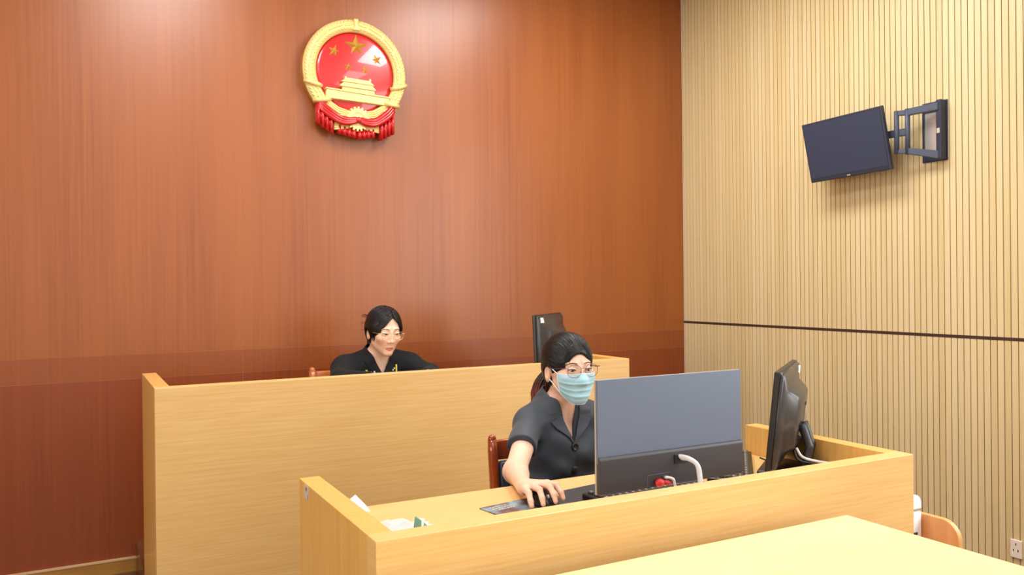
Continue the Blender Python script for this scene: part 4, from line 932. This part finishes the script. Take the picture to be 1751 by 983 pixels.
# hair drawn back into a tail
def hair1(p):
    d = cap_fn(p)
    d = smax(d, -f_ell(p, (0.004, -0.118, -0.030), (0.066, 0.088, 0.098)), 0.006)
    d = smax(d, -f_ell(p, (0, -0.03, -0.075), (0.12, 0.066, 0.080)), 0.008)
    q = p.copy(); q[:, 0] = np.abs(p[:, 0]); d = smax(d, -f_ell(q, (0.082, 0.014, -0.010), (0.022, 0.026, 0.040)), 0.005)
    d = smax(d, -0.062-p[:, 2], 0.01)
    return d
cap = sdf_mesh(hair1, (-0.1, -0.1, -0.08), (0.1, 0.14, 0.14), 0.0022)
bm = bmesh.new(); tail = np.array([0.0, 0.125, -0.012]); rr = random.Random(3)
td = (tail-np.array([0, 0.016, 0.032]))/np.linalg.norm(tail-np.array([0, 0.016, 0.032]))
n_ = 0
while n_ < 520:
    s = rr.choice((-1, 1)); st_ = np.array([s*abs(rr.gauss(0, 0.6)), (rr.uniform(-1, 0.5) if n_ % 2 else rr.uniform(-1.0, -0.35)), rr.uniform(-0.35, 1.0)]); st_ /= np.linalg.norm(st_)
    q_ = ray_to(lambda p: cap_fn(p), np.array([[0, 0.016, 0.032]]) + st_*0.2, -st_[None], far=0.19)
    if hair1(q_)[0] > 0.0035: continue
    n_ += 1; side = abs(st_[0])
    mid = st_*0.55 + np.array([s*(0.10+0.55*side), 0.45, 0.62*(1-side) + 0.25*st_[2]])*0.5; mid /= np.linalg.norm(mid)
    m2 = mid*0.42 + td*0.6; m2 /= np.linalg.norm(m2)
    lock(bm, [st_, mid, m2, td], rr.uniform(0.0009, 0.0017), 0.0002, n=14, lift=rr.uniform(-0.0004, 0.0006))
for k in range(150):
    a = rr.uniform(0, 2*pi); r1 = rr.uniform(0, 1)**.5; ox, oy = cos(a)*r1, sin(a)*r1; ln = rr.uniform(0.75, 1.05)
    pts = spline([(0.004*ox, 0.112, -0.012+0.008*oy), (-0.010+0.014*ox, 0.134+0.012*oy, -0.022+0.012*oy), (-0.036+0.030*ox, 0.138+0.026*oy, -0.060), (-0.054+0.036*ox+0.004*sin(k), 0.122+0.030*oy, -0.062-0.050*ln), (-0.060+0.032*ox+0.006*sin(3*k), 0.106+0.028*oy+0.006*sin(k), -0.064-0.092*ln)], 16)
    tube(bm, pts, [0.0016+0.0022*sin(pi*min(1, i/15)) if i < 15 else 0.0004 for i in range(16)], n=6)
for k in range(13):                    # thin fringe strands over the right temple
    u = rr.random(); s = -1 if k < 11 else 1; e_ = rr.uniform(-0.006, 0.006)
    zz = np.array([0.088, 0.074, 0.052, 0.030, 0.008 + 0.02*u]); xx = s*np.array([0.012+0.010*u, 0.022+0.012*u, 0.034+0.013*u, 0.046+0.013*u, 0.055+0.010*u])
    P_ = np.array(spline(list(zip(xx, [-0.2]*5, zz)), 14)); P_ = ray_to(lambda p: np.minimum(cap_fn(p, 0.010 if True else 0), head_fn(p)) if False else smin(head_fn(p), hair1(p), 0.01), P_, np.tile([0, 1.0, 0], (14, 1)))
    if u > 0.75: P_ = P_[:9]
    tube(bm, [(q[0], q[1]-0.0015, q[2]) for q in P_], [0.0008*(1-i/len(P_))**.6 + 0.0002 for i in range(len(P_))], n=5)
hair_object('hair', pw, HM, bm, cap, s2l(104, 42, 24), lambda P: (P[:, 1] > 0.092)*np.clip((-0.035-P[:, 2])/0.07, 0, 1))
bm = bmesh.new(); tube(bm, [(0.013*cos(a), 0.120+0.004*cos(a), -0.014+0.013*sin(a)) for a in np.linspace(0, 2*pi, 24)], 0.004, n=8, cap=False); me = mesh(bm); me.transform(HM); link('hair_tie', me, M['blackcloth'], pw, True, True)

# ---------------------------------------------------------------- the woman in black at the rear bench
pb = root('person', 'person in black shirt with yellow piping and thin glasses behind the rear bench', 'person', (1.36, 4.03, 0.14))
HB = headmtx((1.371, 3.925, 1.143), radians(5), radians(10), radians(2)); hb = to_local(HB)
def torso2(p, o=0.0):
    d = f_ell(p, (1.36, 4.03, 0.86), (0.155+o, 0.105+o, 0.17+o))
    d = smin(d, f_ell(p, (1.36, 4.08, 0.70), (0.145+o, 0.11+o, 0.16+o)), 0.06)
    q = p.copy(); q[:, 0] = np.abs(p[:, 0]-1.358)
    d = smin(d, f_cap(q, (0.03, 4.0, 1.005), (0.165, 3.99, 0.962), 0.040+o, 0.050+o), 0.05)
    return d
RB = dict(sh=(1.185, 3.985, 0.958), el=(1.125, 3.860, 0.918), wr=(1.225, 3.650, 0.945))
LB = dict(sh=(1.522, 3.985, 0.958), el=(1.588, 3.860, 0.918), wr=(1.49, 3.650, 0.945))
def mkhand(wr, dx):
    w_ = np.array(wr); mc = [tuple(w_ + np.array([dx*0.3+o_, -0.068+abs(o_-0.0)*.15, 0.006])) for o_ in (0.033*-np.sign(-dx), 0.011*-np.sign(-dx), -0.011*-np.sign(-dx), -0.031*-np.sign(-dx))]
    fs = [[tuple(np.array(m_)+np.array([0, -0.036, 0.002])), tuple(np.array(m_)+np.array([0, -0.056, -0.008])), tuple(np.array(m_)+np.array([0, -0.066, -0.016]))] for m_ in mc]
    sg = np.sign(dx)
    th = [tuple(w_+np.array([sg*0.012, -0.022, 0])), tuple(w_+np.array([sg*0.042, -0.048, -0.004])), tuple(w_+np.array([sg*0.050, -0.072, -0.008])), tuple(w_+np.array([sg*0.050, -0.092, -0.010]))]
    return mc, fs, th
hRB, hLB = mkhand(RB['wr'], 0.02), mkhand(LB['wr'], -0.02)
def body2(p):
    d = torso2(p); h = hb(p); hd = np.full(len(p), 0.5); m_ = nrm(h) < 0.22
    if m_.any(): hd[m_] = head_fn(h[m_])
    d = smin(d, f_cap(p, (1.358, 4.005, 0.985), (1.365, 3.952, 1.10), 0.056, 0.048), 0.035); d = smin(d, hd, 0.014)
    for a, (mc, fs, th) in ((RB, hRB), (LB, hLB)):
        el, wr = np.array(a['el']), np.array(a['wr']); d = smin(d, smin(f_cap(p, a['sh'], el, 0.046, 0.036), f_cap(p, el, wr, 0.036, 0.0225), 0.02), 0.03)
        k = nrm(p-np.array(mc[1])) < 0.16
        if k.any(): d[k] = smin(d[k], hand_fn(p[k], wr, mc, fs, th), 0.012)
    return d
me = sdf_mesh(body2, (0.95, 3.46, 0.56), (1.76, 4.24, 1.29), 0.0024)
P = verts_of(me); hp_ = hb(P); col = np.tile(SK, (len(P), 1)); k = nrm(hp_) < 0.15; col[k] = head_tones(hp_[k], True); tone(me, col)
link('body', me, M['skin'], pb, True, True)
eye_parts(pb, HB, 0.10, -0.3); brow_parts(pb, HB, 0.001, 0.0026)
def shirt2s(p):
    d = torso2(p, 0.014)
    for a in (RB, LB):
        d = smin(d, smin(f_cap(p, a['sh'], a['el'], 0.064, 0.052), f_cap(p, a['el'], np.array(a['el'])*.15+np.array(a['wr'])*.85, 0.050, 0.036), 0.02), 0.03)
    return d
def shirt2(p):
    d = shirt2s(p) + wrinkle(p, 1.2)
    half = np.clip((p[:, 2]-0.93)/0.075, -1, 1.4)*0.044
    d = smax(d, -np.maximum(np.abs(p[:, 0]-1.362)-half, p[:, 1]-4.0), 0.003)
    d = smax(d, -f_cap(p, (1.358, 4.01, 0.985), (1.365, 3.952, 1.11), 0.063, 0.063), 0.004)
    return np.maximum(d, 0.58-p[:, 2])
link('shirt', sdf_mesh(shirt2, (0.93, 3.5, 0.58), (1.79, 4.26, 1.09), 0.0036), M['blackcloth'], pb, True, True)
def shirt_neck(p): return smin(shirt2s(p), f_cap(p, (1.358, 4.01, 0.985), (1.365, 3.952, 1.11), 0.060, 0.060), 0.02)
collar(pb, 1.361, [(0.006, 0.938), (0.028, 0.982), (0.045, 1.022)], [(0.062, 3.985, 1.056), (0.048, 4.035, 1.074), (0.0, 4.055, 1.080)], [(0.016, 0.930), (0.066, 0.958), (0.092, 1.000)], [(0.094, 4.005, 1.018), (0.070, 4.065, 1.026), (0.0, 4.088, 1.030)], shirt_neck, 3.6, M['blackcloth'])
link('undershirt', patch([(1.330, 0.90), (1.395, 0.90), (1.405, 0.975), (1.385, 0.965), (1.362, 0.945), (1.345, 0.935)], lambda p: torso2(p, 0.004), 0.003, -0.002, 3.6), M['greytee'], pb, False, True)
for x0, x1, z0, z1, w_ in ((1.283, 1.276, 0.915, 0.955, 0.010), (1.432, 1.432, 0.915, 0.975, 0.008)):
    link('yellow_piping', patch([(x0-w_/2, z0), (x0+w_/2, z0), (x1+w_/2, z1), (x1-w_/2, z1)], shirt2s, 0.006, -0.002, 3.6), M['yellow'], pb, False, True)
for x0, z0 in ((1.300, 0.943), (1.316, 0.944), (1.414, 0.948), (1.421, 0.956)):
    link('chest_mark', patch([(x0-0.004, z0-0.004), (x0+0.004, z0-0.004), (x0+0.004, z0+0.004), (x0-0.004, z0+0.004)], shirt2s, 0.006, -0.0015, 3.6), M['legend'], pb, False, True)
link('trousers', sdf_mesh(legs(1.36, 4.085, 0.665, 3.64, 3.66, 0.14), (1.1, 3.5, 0.16), (1.6, 4.26, 0.80), 0.006), M['trouser'], pb, True, True)
for s in (-1, 1):
    fn = lambda p, s=s: np.maximum(smin(f_ell(p, (1.36+s*0.10, 3.58, 0.17), (0.042, 0.11, 0.045)), f_ell(p, (1.36+s*0.10, 3.66, 0.19), (0.042, 0.05, 0.05)), 0.03), 0.141-p[:, 2])
    link('shoe', sdf_mesh(fn, (1.30+s*0.10, 3.44, 0.13), (1.42+s*0.10, 3.74, 0.26), 0.004), M['sole'], pb, True, True)
glasses(pb, HB, 0.0250, 0.0205, M['goldwire'], M['goldwire'], cz=-0.001, y=-0.106, th=0.0007)
def hair2(p):
    d = smin(cap_fn(p, 0.012), f_ell(p, (0, 0.012, 0.020), (0.092, 0.085, 0.075)), 0.02)
    w_ = np.clip((0.082-p[:, 2])/0.062, 0, 1)**0.75*0.056
    d = smax(d, -np.maximum(np.abs(p[:, 0]-0.010)-w_, p[:, 1]+0.028), 0.008)
    d = smax(d, -f_ell(p, (0, -0.035, -0.085), (0.12, 0.058, 0.080)), 0.008)
    q = p.copy(); q[:, 0] = np.abs(p[:, 0]); d = smax(d, -f_ell(q, (0.086, 0.018, -0.018), (0.022, 0.024, 0.034)), 0.005)
    d = smax(d, -0.070-p[:, 2], 0.01)
    return d
cap = sdf_mesh(hair2, (-0.11, -0.11, -0.09), (0.11, 0.15, 0.15), 0.0024)
bm = bmesh.new(); rr = random.Random(11)
for s in (-1, 1):
    for k in range(300):                # from the parting down over the temples to the nape
        u = rr.uniform(-0.22, 1); py = -0.062 + 0.19*u; f = rr.uniform(0, 0.75)
        st_ = np.array([0.012 + s*0.004, py-0.016, 0.085-0.04*max(0, u-.5)]); st_ /= np.linalg.norm(st_)
        m1 = np.array([s*0.052, py-0.03+0.03*u, 0.052]); m1 /= np.linalg.norm(m1)
        m2 = np.array([s*0.076, -0.030+0.115*u, 0.000]); m2 /= np.linalg.norm(m2)
        en = np.array([s*0.070, 0.010+0.105*u, -0.045-0.02*u+rr.uniform(-.01, .01)]); en /= np.linalg.norm(en)
        ds = spline([st_, m1, m2, en], 30); ds = ds[int(f*12):(30 if u > .3 else 22+int(4*rr.random()))]
        lock(bm, [ds[int(i*(len(ds)-1)/5)] for i in range(6)], rr.uniform(0.0010, 0.0018), 0.0002, n=14, t=0.012, lift=rr.uniform(-0.0004, 0.0008))
    for k in range(40):                # loose front strands
        u = rr.random(); s0 = 0.012; e_ = rr.uniform(-0.03, 0.012) - (0.022 if s > 0 else 0)
        pts = np.array(spline([(s0 + s*0.004, -0.060+0.01*u, 0.113), (s*0.030, -0.080+0.012*u, 0.088), (s*0.054, -0.072+0.020*u, 0.050), (s*(0.067+0.003*u), -0.050+0.024*u, 0.010), (s*(0.069+0.003*u), -0.038+0.026*u, -0.020+e_)], 16))
        c_ = np.array([0, 0.0, 0.0]); dv_ = pts*np.array([1, 1, 0]); dv_ /= nrm(dv_)[:, None]
        hh = ray_to(lambda p: smin(head_fn(p), hair2(p), 0.01), pts*np.array([0, 0, 1]) + dv_*0.2, -dv_, far=0.2)
        keep = pts[:, 2] < 0.098
        P_ = [tuple(hh[i] + dv_[i]*0.0012) for i in range(16) if keep[i]]
        tube(bm, P_, [0.0019*(1-i/len(P_))**.7+0.0002 for i in range(len(P_))], n=5)
for k in range(26):
    a = rr.uniform(0, 2*pi); ox, oy = cos(a), sin(a)
    tube(bm, spline([(0.01*ox, 0.105, -0.03), (0.022*ox, 0.125+0.012*oy, -0.045), (0.026*ox, 0.118+0.02*oy, -0.10), (0.02*ox, 0.10+0.02*oy, -0.15)], 12), [0.003+0.004*sin(pi*i/11) for i in range(12)], n=6)
for k in range(16):                    # short wisps at the back of the crown
    z = 0.060 + rr.uniform(-0.008, 0.008) if k < 10 else rr.uniform(-0.03, 0.03); tube(bm, spline([(-0.066, 0.055, z), (-0.078, 0.078, z+0.003), (-0.086-0.006*rr.random(), 0.094, z+rr.uniform(-.006, .004))], 7), [0.0011*(1-i/8) for i in range(7)], n=4)
hair_object('hair', pb, HB, bm, cap, (0.02, 0.014, 0.012), lambda P: np.clip((-0.03-P[:, 2])/0.08, 0, 1)*0.5)
